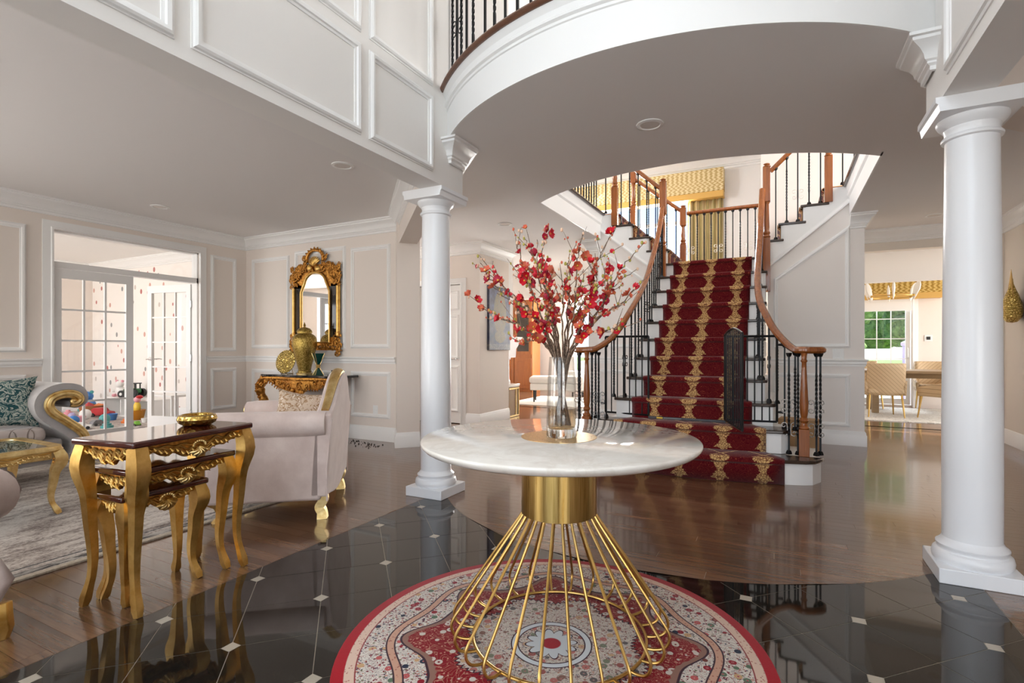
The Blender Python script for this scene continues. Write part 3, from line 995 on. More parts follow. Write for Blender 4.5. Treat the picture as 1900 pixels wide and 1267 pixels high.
# diagonal stub, beam and pilaster between living room and hall
w = struct(MB().prism([(-4.14, 4.9), (-3.90, 4.63), (-3.72, 4.82), (-3.96, 5.05), (-4.14, 5.05)], 0, ZL).build('wall_diagonal', M['wall'], None, smooth=False))
u = Vector((-S2, S2, 0)); v_ = Vector((S2, S2, 0))
c0 = Vector((-2.36, 3.27, 0)); hw = 0.10
mb = MB().prism([((c0 + v_ * hw).x, (c0 + v_ * hw).y), ((c0 + u * 2.2 + v_ * hw).x, (c0 + u * 2.2 + v_ * hw).y), ((c0 + u * 2.2 - v_ * hw).x, (c0 + u * 2.2 - v_ * hw).y), ((c0 - v_ * hw).x, (c0 - v_ * hw).y)], ZB, ZL)
db = struct(mb.build('wall_beam_diagonal', M['wall'], None, smooth=False, recalc=True))
p0_, p1_ = c0 + u * 2.22 - v_ * hw, c0 + u * 0.05 - v_ * hw
sw('crown', CROWN, [(p0_.x, p0_.y, ZL), (p1_.x, p1_.y, ZL), (-2.43, 3.0, ZL), (-2.43, -2.3, ZL)], db)
# right hand mirror of it
mir = lambda x: 2 * CXF - x
mb = MB().prism([(mir((c0 + v_ * hw).x), (c0 + v_ * hw).y), (mir((c0 - v_ * hw).x), (c0 - v_ * hw).y), (mir((c0 + u * 2.2 - v_ * hw).x), (c0 + u * 2.2 - v_ * hw).y), (mir((c0 + u * 2.2 + v_ * hw).x), (c0 + u * 2.2 + v_ * hw).y)], ZB, ZL)
struct(mb.build('wall_beam_diagonal_right', M['wall'], None, smooth=False, recalc=True))

# ---- foyer upper walls
def upper_wall(name, xa, xb, face, nx):
    w = struct(MB().box(xa, xb, -2.6, 3.28, ZB, ZT).box(xa, xb, 3.28, 3.43, ZB, ZC).box(xa, xb, 3.28, 4.2, ZU, ZT).build(name, M['wall_white'], None, smooth=False))
    for y0, y1 in ((-1.2, -0.05), (0.08, 1.235), (1.354, 2.295), (2.417, 3.006)):
        panel_x(w, face, y0, y1, 2.43, 2.92, nx); panel_x(w, face, y0, y1, 3.04, 4.5, nx)
    return w


wl = upper_wall('wall_foyer_left', -2.43, XL, XL, 1)
wr = upper_wall('wall_foyer_right', XR, 0.90, XR, -1)
# crown returns wrapping the beam ends above the columns
sw('crown_return', CROWN, [(-2.34, 3.25, ZC), (XL + 0.012, 3.25, ZC), (XL + 0.012, 3.42, ZC), (-2.7, 3.89, ZC)], wl)
sw('crown_return', CROWN, [(0.9 + 0.22, 3.89, ZC), (XR - 0.012, 3.42, ZC), (XR - 0.012, 3.25, ZC), (0.80, 3.25, ZC)], wr)

# ---- front wall behind the viewer with its window openings
w = MB()
def wall_y_holes(mb, y0, y1, x0, x1, z0, z1, holes):
    xs_ = sorted({x0, x1, *[h[0] for h in holes], *[h[1] for h in holes]})
    for a, b in zip(xs_, xs_[1:]):
        hs = sorted([(h[2], h[3]) for h in holes if h[0] <= a + 1e-6 and h[1] >= b - 1e-6])
        z = z0
        for h0, h1 in hs:
            if h0 > z + 1e-6: mb.box(a, b, y0, y1, z, h0)
            z = h1
        if z < z1 - 1e-6: mb.box(a, b, y0, y1, z, z1)
    return mb


HOL = [(-6.0, -3.4, 0.55, 2.45), (-1.87, 0.33, 0.15, 2.3), (-2.07, 0.53, 2.8, 5.2), (1.4, 3.8, 0.55, 2.45)]
wf = struct(wall_y_holes(MB(), -2.45, -2.3, -7.05, 5.2, 0, ZT, HOL).build('wall_front', M['wall_white'], None, smooth=False))
for k, (a, b, z0, z1) in enumerate(HOL):
    mb = MB()
    n_ = 4 if k != 1 else 4
    for i in range(n_ + 1): mb.box(lerp(a, b, i / n_) - 0.03, lerp(a, b, i / n_) + 0.03, -2.42, -2.34, z0, z1)
    for i in range(4): mb.box(a, b, -2.41, -2.35, lerp(z0, z1, i / 3) - 0.025, lerp(z0, z1, i / 3) + 0.025)
    wn = struct(mb.build('window_%d' % (k + 1), M['trim'], None, smooth=False))
    if k in (0, 3):
        MB().box(a + 0.05, b - 0.05, -2.33, -2.31, z0 + 1.05, z1).build('blind', M['blind'], wn, smooth=False)
w = struct(MB().box(5.05, 5.2, -2.6, 4.9, 0, ZL).box(2.43, 5.2, 4.9, 5.05, 0, ZL).build('wall_side_room', M['wall'], None, smooth=False))

# ---- hall: right wall, header to the dining room, block with artwork
w = struct(MB().box(2.43, 2.58, 4.62, 8.35, 0, ZC).build('wall_hall_right', M['hall'], None, smooth=False))
sw('crown', CROWN, [(0.74, 8.2, ZC), (2.43, 8.2, ZC), (2.43, 4.75, ZC)], w); sw('baseboard', BASE, [(2.43, 8.2, 0), (2.43, 4.75, 0)], w)
w = struct(MB().box(0.6, 2.58, 8.2, 8.35, 2.42, ZC).box(2.38, 2.58, 8.2, 8.35, 0, 2.42).build('wall_dining_header', M['hall'], None, smooth=False))
w = struct(wall_y_holes(MB(), 6.5, 6.62, -7.05, -3.93, 0, ZC, [(-5.06, -4.25, 0, 2.10)]).box(-4.08, -3.93, 6.62, 7.41, 0, ZC).box(-7.05, -4.08, 7.26, 7.41, 0, ZC).build('wall_hall_block', M['wall'], None, smooth=False))
sw('crown', CROWN, [(-6.9, 6.5, ZC), (-3.93, 6.5, ZC), (-3.93, 7.41, ZC), (-4.6, 7.41, ZC)], w)
sw('baseboard', BASE, [(-4.16, 6.5, 0), (-3.93, 6.5, 0), (-3.93, 7.41, 0)], w)
sw('door_casing', CASE, [(-5.10, 6.5, 0), (-5.10, 6.5, 2.14), (-4.21, 6.5, 2.14), (-4.21, 6.5, 0)], w, 'trim', False, (0, -1, 0))
d = struct(MB().box(-5.05, -4.26, 6.53, 6.57, 0.01, 2.09).build('door_3', M['trim'], None, bevel=0.002), 'white panelled closet door in the hall')
for z0, z1 in ((0.2, 0.85), (1.0, 1.62), (1.74, 1.98)):
    for x0, x1 in ((-4.98, -4.69), (-4.61, -4.33)): panel_y(d, 6.53, x0, x1, z0, z1, -1, name='door_panel')
mb = MB().tube([(-4.33, 6.53, 0.98), (-4.33, 6.47, 0.98)], 0.010, 10); mb.lathe([(0, 0), (0.026, 0), (0.026, 0.008), (0, 0.012)], 16)
mb.v[-64:] = [(-4.33 + a, 6.53 - c, 0.98 + b) for a, b, c in mb.v[-64:]]
mb.tube([(-4.33, 6.47, 0.98), (-4.40, 6.465, 0.98), (-4.45, 6.475, 0.975)], [0.011, 0.009, 0.006], 8)
mb.build('door_handle', M['steel'], d)
w = struct(MB().box(-7.05, -6.9, 6.35, 13.0, 0, ZC).box(-7.05, -6.9, 5.05, 5.15, 0, ZC).box(-7.05, -6.9, 5.15, 6.35, 0, 0.75).box(-7.05, -6.9, 5.15, 6.35, 2.25, ZC).build('wall_family_side', M['wall'], None, smooth=False))  # opening near the corridor end is added to let its fill lamp in
w = struct(wall_y_holes(MB(), 13.0, 13.15, -7.05, -2.2, 0, ZC, [(-4.9, -2.7, 0.5, 2.3)]).build('wall_family_back', M['wall_white'], None, smooth=False))
sw('crown', CROWN, [(-6.9, 13.0, ZC), (-2.2, 13.0, ZC)], w)
mb = MB()
for i in range(5): mb.box(-4.9 + 2.2 * i / 4 - 0.03, -4.9 + 2.2 * i / 4 + 0.03, 13.03, 13.1, 0.5, 2.3)
for i in range(4): mb.box(-4.9, -2.7, 13.04, 13.09, 0.5 + 0.6 * i - 0.025, 0.5 + 0.6 * i + 0.025)
struct(mb.build('window_5', M['trim'], None, smooth=False))
w = struct(MB().box(-2.36, -2.20, 8.3, 13.0, 0, ZC).build('wall_family_right', M['wall_white'], None, smooth=False))

# ---- stairwell: rear window wall, flank wall, spandrel walls under the flights
YB = 10.0
w = struct(wall_y_holes(MB(), YB, YB + 0.15, -5.2, 2.6, 2.2, ZT, [(-3.45, -1.25, 2.75, 4.05)]).build('wall_stairwell_back', M['wall_white'], None, smooth=False))
sw('crown', [(a * 1.5, b * 1.5) for a, b in CROWN], [(-5.2, YB, 4.62), (-0.2, YB, 4.62)], w)
struct(MB().box(-5.2, 2.6, 6.9, YB, 4.62, 4.72).build('ceiling_stairwell', M['ceil'], None, smooth=False))
mb = MB()
for i in range(4): mb.box(-3.45 + 2.2 * i / 3 - 0.035, -3.45 + 2.2 * i / 3 + 0.035, YB + 0.02, YB + 0.09, 2.75, 4.05)
for z in (2.75, 3.5, 4.02): mb.box(-3.45, -1.25, YB + 0.03, YB + 0.08, z - 0.03, z + 0.03)
struct(mb.build('window_6', M['trim'], None, smooth=False))
w = struct(MB().box(-0.24, 0.60, 8.2, 8.35, 2.0, 4.62).box(0.60, 2.6, 8.2, 8.35, ZC, 4.62).build('wall_stairwell_flank', M['wall'], None, smooth=False))
struct(MB().box(-5.2, -5.05, 4.2, 5.2, ZU, 4.7).box(-5.2, -5.05, 7.0, YB, ZU, 4.7).box(-5.2, -5.05, 5.2, 7.0, ZU, 3.45).box(-5.2, -5.05, 5.2, 7.0, 4.55, 4.7).build('wall_upper_hall_left', M['wall'], None, smooth=False))  # unseen opening made up for the upper hall fill lamp
struct(MB().box(2.45, 2.6, 4.2, 5.2, ZU, 4.7).box(2.45, 2.6, 7.0, YB, ZU, 4.7).box(2.45, 2.6, 5.2, 7.0, ZU, 3.45).box(2.45, 2.6, 5.2, 7.0, 4.55, 4.7).build('wall_upper_hall_right', M['wall'], None, smooth=False))  # matching made-up opening for the gallery fill lamp
for k, (x_, ya, yb, za, zb) in enumerate(((-5.12, 5.2, 7.0, 3.45, 4.55), (2.52, 5.2, 7.0, 3.45, 4.55), (-6.97, 5.15, 6.35, 0.75, 2.25))):  # frames of the unseen windows added for the hall and corridor fill lamps
    mb = MB()
    for i in range(4): mb.box(x_ - 0.03, x_ + 0.03, lerp(ya, yb, i / 3) - 0.025, lerp(ya, yb, i / 3) + 0.025, za, zb)
    for i in range(3): mb.box(x_ - 0.028, x_ + 0.028, ya, yb, lerp(za, zb, i / 2) - 0.025, lerp(za, zb, i / 2) + 0.025)
    struct(mb.build('window_%d' % (9 + k), M['trim'], None, smooth=False))
struct(MB().box(-5.2, 2.6, 6.85, 6.95, 4.62, ZT).build('wall_upper_bulkhead', M['wall_white'], None, smooth=False))

# ------------------------------------------------------------------ staircase
RS, RUN, Y1 = 2.283 / 11, 0.232, 4.796
SX = -0.792
HW = {1: 1.13, 2: 0.882, 3: 0.762, 4: 0.69}
CE = {1: 0.832, 2: 0.688, 3: 0.565, 4: 0.503}
BW = {1: 0.11, 2: 0.05, 3: 0.02}
hwk = lambda k: HW.get(k, 0.665)
cek = lambda k: CE.get(k, 0.482)


def nose(k, dx):
    b = BW.get(k, 0.0)
    return Y1 + RUN * (k - 1) - b + b * (dx / cek(k)) ** 2


def outline(k, off, hw, rad):
    pts = []
    for i in range(33):
        dx = lerp(-hw, hw, i / 32)
        e = abs(dx) - (hw - rad)
        y = nose(k, dx) + off + (rad - math.sqrt(max(rad * rad - e * e, 0)) if e > 0 else 0)
        pts.append((SX + dx, y))
    return pts


st = thing('staircase', 'white and dark wood staircase that splits at a landing', 'staircase', (0, 0, 0))
for k in range(1, 12):
    hw = hwk(k); rad = 0.14 if k == 1 else 0.05 if k == 2 else 0.004
    ol = outline(k, 0.028, hw - 0.022, rad)
    MB().prism([*ol, (SX + hw - 0.022, 7.22), (SX - hw + 0.022, 7.22)], (k - 1) * RS, k * RS - 0.03).build('riser', M['trim'], st, angle=20)
    if k < 11:
        ol = outline(k, 0.0, hw, rad + 0.01)
        back = nose(k + 1, 0) + 0.07
        MB().prism([*ol, (SX + hw, back), (SX - hw, back)], k * RS - 0.03, k * RS).build('tread', M['tread'], st, bevel=0.008)
ZLD = 11 * RS
MB().box(SX - 0.67, SX + 0.67, 7.116, 8.20, ZLD - 0.03, ZLD).build('landing', M['tread'], st, bevel=0.006)
MB().box(SX - 0.66, SX + 0.66, 7.22, 8.19, ZLD - 0.24, ZLD - 0.03).build('landing_body', M['trim'], st)
for sgn in (1, -1):
    for k in range(1, 5):
        xa = SX + sgn * (0.57 + 0.24 * (k - 1)); xb = SX + sgn * (0.57 + 0.24 * k + 0.03); xe = SX + sgn * 1.50
        z = ZLD + (ZU - ZLD) / 4 * k
        if k < 4:
            MB().box(xa - sgn * 0.03, xb, 7.085, 8.20, z - 0.03, z).build('tread', M['tread'], st, bevel=0.008)
        MB().box(xa, xe, 7.112, 8.19, z - (ZU - ZLD) / 4, z - 0.03).build('riser', M['trim'], st, smooth=False)

# spandrel walls under the side flights, in the plane y = 7.11
def spandrel(sgn, name):
    f = lambda x: SX + sgn * (x - SX)
    g = lambda pts: [(f(x), z) for x, z in pts]
    st_top = [(-0.13, 2.25), (0.02, 2.25), (0.02, 2.45), (0.26, 2.45), (0.26, 2.65), (0.50, 2.65), (0.50, 2.84), (0.735, 2.84), (0.735, ZC), (0.88, ZC), (0.88, 0), (-0.13, 0)]
    o = struct(MB().prism_axis(g(st_top), 7.11, 7.26, 'y').box(f(0.74), f(0.88), 7.26, 8.2, 0, ZC).build(name, M['wall_stair'], None, smooth=False, recalc=True))
    ln = lambda x: 2.305 + 0.82 * (x - 0.065)
    str_ = [(-0.13, ln(-0.13)), (0.735, ln(0.735)), (0.735, ZU - 0.03), (0.522, ZU - 0.03), (0.522, 2.853), (0.282, 2.853), (0.282, 2.654), (0.042, 2.654), (0.042, 2.455), (-0.13, 2.455)]
    MB().prism_axis(g(str_), 7.098, 7.112, 'y').build('stringer', M['trim'], o, smooth=False, recalc=True)
    pts = [(f(x), 7.10, ln(x)) for x in (-0.13, 0.735)]
    if sgn < 0: pts = pts[::-1]
    sw('stringer_moulding', [(-0.03, 0), (-0.03, 0.008), (-0.012, 0.012), (0.0, 0.022), (0.016, 0.022), (0.016, 0)], pts, o, 'trim', False, (0, -1, 0))
    pp = [(f(x), 7.11, z) for x, z in ((-0.04, 1.165), (0.715, 1.165), (0.715, 2.53), (-0.04, 1.98))]
    if sgn < 0: pp = pp[::-1]
    sw('panel_moulding', PANEL, pp, o, 'trim', True, (0, -1, 0))
    panel_y(o, 7.11, min(f(-0.04), f(0.715)), max(f(-0.04), f(0.715)), 0.24, 0.81)
    a, b = sorted((f(-0.13), f(0.88)))
    if sgn > 0:
        sw('chair_rail', RAIL, [(a, 7.11, 0.97), (b, 7.11, 0.97), (b, 8.2, 0.97)], o); sw('baseboard', BASE, [(a, 7.11, 0), (b, 7.11, 0), (b, 8.2, 0)], o)
        sw('crown', CROWN, [(f(0.735), 7.11, ZC), (b, 7.11, ZC), (b, 8.2, ZC)], o)
    else:
        sw('chair_rail', RAIL, [(a, 8.2, 0.97), (a, 7.11, 0.97), (b, 7.11, 0.97)], o); sw('baseboard', BASE, [(a, 8.2, 0), (a, 7.11, 0), (b, 7.11, 0)], o)
        sw('crown', CROWN, [(a, 8.2, ZC), (a, 7.11, ZC), (f(0.735), 7.11, ZC)], o)
    return o


spr = spandrel(1, 'wall_stair_right'); spl_ = spandrel(-1, 'wall_stair_left')

# carpet runner -----------------------------------------------------------
def runner_obj(name, rows, label, nx=16):
    """rows: (y(dx)->y, z, half width, v)"""
    vs = []; uv = []
    for fy, z, ce, v in rows:
        for i in range(nx + 1):
            dx = lerp(-ce, ce, i / nx); vs.append((SX + dx, fy(dx), z)); uv.append((dx, v))
    fs = [(j * (nx + 1) + i, j * (nx + 1) + i + 1, (j + 1) * (nx + 1) + i + 1, (j + 1) * (nx + 1) + i) for j in range(len(rows) - 1) for i in range(nx)]
    mb = MB().add(vs, fs)
    me = mb.mesh(name, [M['runner'], M['runner_edge']], True, 50)
    ul = me.uv_layers.new(name='UVMap')
    for l in me.loops: ul.data[l.index].uv = uv[l.vertex_index]
    o = bpy.data.objects.new(name, me); COL.objects.link(o)
    md = o.modifiers.new('thick', 'SOLIDIFY'); md.thickness = 0.009; md.offset = -1; md.material_offset_rim = 1
    return tag(o, label, 'carpet')


rows = []
for k in range(1, 12):
    ce = cek(k); z0, z1 = (k - 1) * RS, k * RS
    face = lambda dx, k=k: nose(k, dx) + 0.028 - 0.013
    nz = lambda dx, k=k: nose(k, dx) - 0.012
    nzt = lambda dx, k=k: nose(k, dx) + 0.006
    rows += [(face, z0 + (0.002 if k == 1 else 0.011), ce, k + 0.0), (face, z1 - 0.050, ce, k + 0.44), (nz, z1 - 0.030, ce, k + 0.52), (nz, z1 - 0.004, ce, k + 0.58), (nzt, z1 + 0.012, ce, k + 0.64)]
    if k < 11:
        c2 = cek(k + 1); nf = lambda dx, k=k: nose(k + 1, dx) + 0.028 - 0.020
        rows += [(nf, z1 + 0.012, c2, k + 0.99)]
rows += [(lambda dx: 8.12, ZLD + 0.012, 0.482, 14.0)]
run_main = runner_obj('stair_runner', rows, 'crimson runner with gold medallions climbing the main stair flight')
for sgn, lab in ((1, 'crimson carpet climbing the short flight beside the striped drape wall'), (-1, 'crimson carpet climbing the short flight before the bright arched window')):
    prof = [(SX + sgn * 0.49, ZLD + 0.013)]
    for k in range(1, 5):
        xa = SX + sgn * (0.57 + 0.24 * (k - 1)); z = ZLD + (ZU - ZLD) / 4 * k
        prof += [(xa - sgn * 0.012, z - (ZU - ZLD) / 4 + 0.012), (xa - sgn * 0.012, z - 0.05), (xa - sgn * 0.042, z - 0.03), (xa - sgn * 0.042, z - 0.003), (xa - sgn * 0.02, z + 0.012)]
    prof += [(SX + sgn * 1.60, ZU + 0.012)]
    vs = []; uv = []; acc = 0
    for i, (x, z) in enumerate(prof):
        if i: acc += math.hypot(x - prof[i - 1][0], z - prof[i - 1][1])
        for j in range(9):
            vs.append((x, lerp(7.20, 8.08, j / 8), z)); uv.append((lerp(-0.44, 0.44, j / 8), acc / 0.44))
    fs = [(i * 9 + j, i * 9 + j + 1, i * 9 + j + 10, i * 9 + j + 9)[::(1 if sgn < 0 else -1)] for i in range(len(prof) - 1) for j in range(8)]
    me = MB().add(vs, fs).mesh('flight_runner', [M['runner'], M['runner_edge']], True, 50)
    ul = me.uv_layers.new(name='UVMap')
    for l in me.loops: ul.data[l.index].uv = uv[l.vertex_index]
    o = bpy.data.objects.new('flight_runner', me); COL.objects.link(o)
    md = o.modifiers.new('thick', 'SOLIDIFY'); md.thickness = 0.009; md.offset = -1 if sgn < 0 else -1; md.material_offset_rim = 1
    tag(o, lab, 'carpet')

# balustrades --------------------------------------------------------------
def bal_mesh(twisted, h):
    """iron bar of height h with foot and head collars"""
    mb = MB(); r = 0.0098
    n = 44 if twisted else 5
    path = []; tw = []
    for i in range(n + 1):
        t = i / n; path.append((0, 0, t * h))
        z = t * h; a, b = 0.18 * h, 0.80 * h
        tw.append(PI / 4 + (0 if z < a else (min(z, b) - a) / (b - a) * PI * 7 if twisted else 0))
    mb.tube(path, r * (1.12 if twisted else 1.0), 4, twist=tw, up=(1, 0, 0))
    mb.lathe([(0.024, 0), (0.024, 0.012), (0.017, 0.03), (0.013, 0.034)], 4)
    mb.lathe([(0.012, h - 0.035), (0.017, h - 0.028), (0.024, h - 0.008), (0.024, h)], 4)
    return mb.mesh('baluster', M['iron'], True, 30)


_bm = {}


def bal(parent, x, y, z0, z1, twisted, scroll=False, sdir=(1, 0), zs=None, mat='iron'):
    h = round((z1 - z0) / 0.02) * 0.02
    key = (twisted, round(h, 2))
    if key not in _bm: _bm[key] = bal_mesh(twisted, key[1])
    o = inst('baluster', _bm[key], parent, (x, y, z0), (0, 0, 0), (1, 1, (z1 - z0) / key[1]))
    if scroll:
        s_ = inst('scroll', scroll_mesh(mat), o, (0, 0, (zs if zs is not None else 0.5 * (z1 - z0)) * key[1] / (z1 - z0)), (0, 0, math.atan2(sdir[1], sdir[0])), (1, 1, key[1] / (z1 - z0)))
    return o


_sc = {}


def scroll_mesh(mat):
    if mat in _sc: return _sc[mat]
    mb = MB()
    for sx in (1, -1):
        pts = []
        for sz in (1, -1):
            cx_, cz_ = 0.040, 0.034 * sz
            arm = []
            for i in range(15):
                a = i / 14 * PI * 1.75; rr_ = 0.026 - 0.016 * i / 14
                arm.append((sx * (cx_ + rr_ * math.cos(PI * 0.85 - a) * 1.0), 0, cz_ + sz * (rr_ * math.sin(PI * 0.85 - a))))
            pts.append(arm)
        path = pts[0][::-1] + [(sx * 0.012, 0, 0)] + pts[1]
        mb.tube(path, 0.0042, 5, up=(0, 1, 0))
    _sc[mat] = mb.mesh('scroll', M[mat], True)
    return _sc[mat]


def rail_tube(pts, n=8): return MB().tube(spl(pts, n), 0.030, 10, flat=1.12, up=(0, 0, 1))


def newel_mesh(h, w=0.045, cap=True, name='newel_post'):
    """turned oak post: square foot, turned middle, square head"""
    mb = MB(); b1 = 0.26 * h if h < 1.2 else 0.34
    mb.box(-w, w, -w, w, 0, b1)
    prof = [(w * 0.95, b1), (w * 1.05, b1 + 0.012), (w * 0.7, b1 + 0.03), (w * 0.62, b1 + 0.05), (w * 0.95, b1 + 0.075), (w * 0.6, b1 + 0.10), (w * 0.78, b1 + 0.14), (w * 0.86, b1 + 0.22), (w * 0.5, h - 0.14), (w * 0.46, h - 0.09), (w * 0.7, h - 0.075), (w * 0.5, h - 0.06), (w * 0.55, h - 0.03), (w * 0.72, h)]
    mb.lathe(prof, 20)
    return mb


def post_mesh(z0, z1, w=0.042):
    """landing newel: long square shaft with a turned waist and a small mushroom cap"""
    h = z1 - z0; mb = MB()
    s1 = h * 0.42
    mb.box(-w, w, -w, w, 0, s1)
    mb.lathe([(w * 0.9, s1), (w * 1.1, s1 + 0.015), (w * 0.75, s1 + 0.035), (w * 1.0, s1 + 0.06), (w * 0.7, s1 + 0.09), (w * 0.8, s1 + 0.13), (w * 0.62, h * 0.68), (w * 1.0, h * 0.70)], 16)
    mb.box(-w, w, -w, w, h * 0.70, h - 0.05)
    mb.lathe([(w * 1.05, h - 0.05), (w * 1.2, h - 0.04), (w * 0.6, h - 0.028), (w * 0.95, h - 0.02), (w * 0.9, h - 0.006), (0, h)], 16)
    return mb


RP = [(0.335, 5.22, 1.118), (0.315, 5.12, 1.118), (0.19, 5.055, 1.120), (0.102, 5.13, 1.135), (-0.02, 5.32, 1.275), (-0.097, 5.45, 1.415), (-0.173, 5.66, 1.610), (-0.205, 6.0, 1.853), (-0.208, 6.35, 2.136), (-0.203, 6.65, 2.434), (-0.199, 6.90, 2.743), (-0.187, 7.05, 3.10)]
LP = [(-1.925, 5.22, 1.118), (-1.90, 5.12, 1.118), (-1.775, 5.065, 1.120), (-1.677, 5.12, 1.140), (-1.558, 5.32, 1.275), (-1.452, 5.50, 1.510), (-1.408, 6.0, 1.862), (-1.398, 6.4, 2.236), (-1.400, 6.8, 2.649), (-1.404, 7.05, 3.02)]


def rail_z(path, x, y):
    best = min(path, key=lambda p: (p[0] - x) ** 2 + (p[1] - y) ** 2); return best


def main_railing(P, sgn, label):
    t = thing('stair_railing', label, 'railing')
    path = spl(P, 10)
    MB().tube(path, 0.031, 10, flat=1.15).build('handrail', M['oak'], t)
    mb = MB(); e = path[0]
    mb.lathe([(0, -0.026), (0.034, -0.026), (0.045, -0.012), (0.047, 0.006), (0.038, 0.022), (0, 0.028)], 18, c=(e.x - sgn * 0.012, e.y, e.z)); mb.build('volute', M['oak'], t)
    nx_ = (0.19, 5.063) if sgn > 0 else (-1.775, 5.063)
    o = newel_mesh(1.10 - RS, 0.040).build('newel_post', M['oak'], t, bevel=0.003); o.location = (nx_[0], nx_[1], RS)
    f = lambda x: x if sgn > 0 else 2 * SX - x
    # iron bars grouped round the newel on the first tread
    for i, (x, y) in enumerate(((0.075, 5.10), (0.145, 5.095), (0.285, 5.115), (0.318, 5.165))):
        bal(t, f(x), y, RS, 1.095, True, i in (0, 2), (1, 0.15), 0.42, 'scrollm')
        if i in (0, 2):
            b_ = t.children[-1]
    for i, b_ in enumerate([c for c in t.children if c.name.startswith('baluster') and len(c.children)]):
        inst('scroll', scroll_mesh('scrollm'), b_, (0, 0, 0.24 * 0.9), (0, 0, 0.15))
    cnt = 0
    for k in range(2, 11):
        for j in range(2):
            yy = nose(k, 0) + 0.075 + 0.115 * j + (0.05 if k == 2 else 0)
            # follow the rail in plan
            p = min(path, key=lambda q: abs(q.y - yy) + (10 if q.x * sgn > 0.06 and sgn > 0 else 0))
            q = [(path[i], path[i + 1]) for i in range(len(path) - 1) if min(path[i].y, path[i + 1].y) <= yy <= max(path[i].y, path[i + 1].y)]
            q = q[-1] if q else (p, p)
            tt = (yy - q[0].y) / (q[1].y - q[0].y) if abs(q[1].y - q[0].y) > 1e-6 else 0
            pr_ = q[0].lerp(q[1], tt)
            bal(t, pr_.x, pr_.y, k * RS, pr_.z - 0.018, cnt % 2 == 0, cnt % 6 == 3, (0.2, 1), 0.38, 'scrollm')
            cnt += 1
    top = post_mesh(ZLD - 0.45, 3.425).build('newel_post', M['oak'], t, bevel=0.003)
    top.location = ((-0.142 if sgn > 0 else -1.405), 7.085 if sgn > 0 else 7.10, ZLD - 0.45)
    return t


rl_r = main_railing(RP, 1, 'curved oak handrail with black twisted iron balusters by the panelled stair wall')
rl_l = main_railing(LP, -1, 'curved oak handrail with black twisted iron balusters behind the blossom branches')


def straight_railing(name, label, a, b, h, n, base_z=None, scrolls=(), bases=None, mat='iron', posts=(), smat='iron'):
    """a,b: rail end points at rail height"""
    t = thing(name, label, 'railing')
    a, b = Vector(a), Vector(b)
    MB().tube([a, a.lerp(b, 0.5), b], 0.029, 10, flat=1.1).build('handrail', M['oak'], t)
    d = (b - a); dd = (d.x, d.y)
    for i in range(n):
        tt = (i + 0.5) / n; p = a.lerp(b, tt)
        zb = bases(p) if bases else base_z
        bal(t, p.x, p.y, zb, p.z - 0.02, i % 2 == 1, i in scrolls, dd, 0.34, smat)
    for (x, y, z0, z1) in posts:
        o = post_mesh(z0, z1).build('newel_post', M['oak'], t, bevel=0.003); o.location = (x, y, z0)
    return t


def flight_z(sgn):
    def f(p):
        d = sgn * (p.x - SX); k = min(max(int((d - 0.57 + 0.03) / 0.24) + 1, 0), 4)
        return ZLD + (ZU - ZLD) / 4 * k if d > 0.54 else ZLD
    return f


M['pale'] = m_plain('pale_metal_scroll', srgb(232, 226, 214), 0.4, metal=0.3)
straight_railing('landing_railing', 'level oak rail with iron balusters across the back of the landing', (-1.26, 8.17, 3.19), (-0.26, 8.17, 3.19), 0.9, 10, ZLD, (0, 4, 8), smat='pale', posts=((-1.316, 8.17, ZLD, 3.32),))
straight_railing('flight_railing', 'sloping oak rail with pale scrolled baluster against the pink wall', (-0.10, 7.13, 3.335), (0.50, 7.13, 3.90), 0.9, 5, None, (2,), flight_z(1), smat='pale', posts=((0.52, 7.11, ZLD + 0.58, 4.15),))
straight_railing('flight_railing', 'sloping oak rail before the bright window on the near edge of its flight', (-1.45, 7.13, 3.31), (-2.05, 7.13, 3.86), 0.9, 5, None, (), flight_z(-1), posts=((-2.075, 7.11, ZLD + 0.58, 4.15),))
straight_railing('flight_railing', 'sloping oak rail before the bright window on the far edge of its flight', (-1.35, 8.17, 3.24), (-2.05, 8.17, 3.82), 0.9, 5, None, (), flight_z(-1), posts=((-2.08, 8.17, ZLD + 0.58, 4.15),))
straight_railing('balcony_railing', 'upper landing rail with closely spaced balusters above the hall opening by the window', (X0 - 0.03, 7.08, 4.0), (X0 - 0.03, 4.95, 4.0), 0.9, 20, ZU)
straight_railing('balcony_railing', 'upper landing rail above the hall opening over the panelled stair wall', (X1 + 0.03, 7.08, 4.0), (X1 + 0.03, 4.95, 4.0), 0.9, 20, ZU)
for a, b, lab in (((-2.11, 7.13, 4.0), (-2.32, 7.13, 4.0), 'short rail beside the turned post where the flight meets the upper floor by the window'), ((0.56, 7.13, 4.0), (0.77, 7.13, 4.0), 'short rail where the flight meets the upper floor beside the pink wall')):
    straight_railing('balcony_railing', lab, a, b, 0.9, 1, ZU)
# front balcony: curved rail
t = thing('balcony_railing', 'curved iron balustrade on the bowed white balcony overhead', 'railing')
ap = apath(4.02, -0.03)
MB().tube(ap, 0.03, 10, flat=1.1).build('handrail', M['oak'], t)
for i in range(27):
    p = Vector(ap[min(int((i + 0.4) / 27 * 60), 60)])
    bal(t, p.x, p.y, ZC + 0.375, 4.0, i % 2 == 0, i % 6 == 1, (1, -0.4 if i < 8 else 0), 0.40)

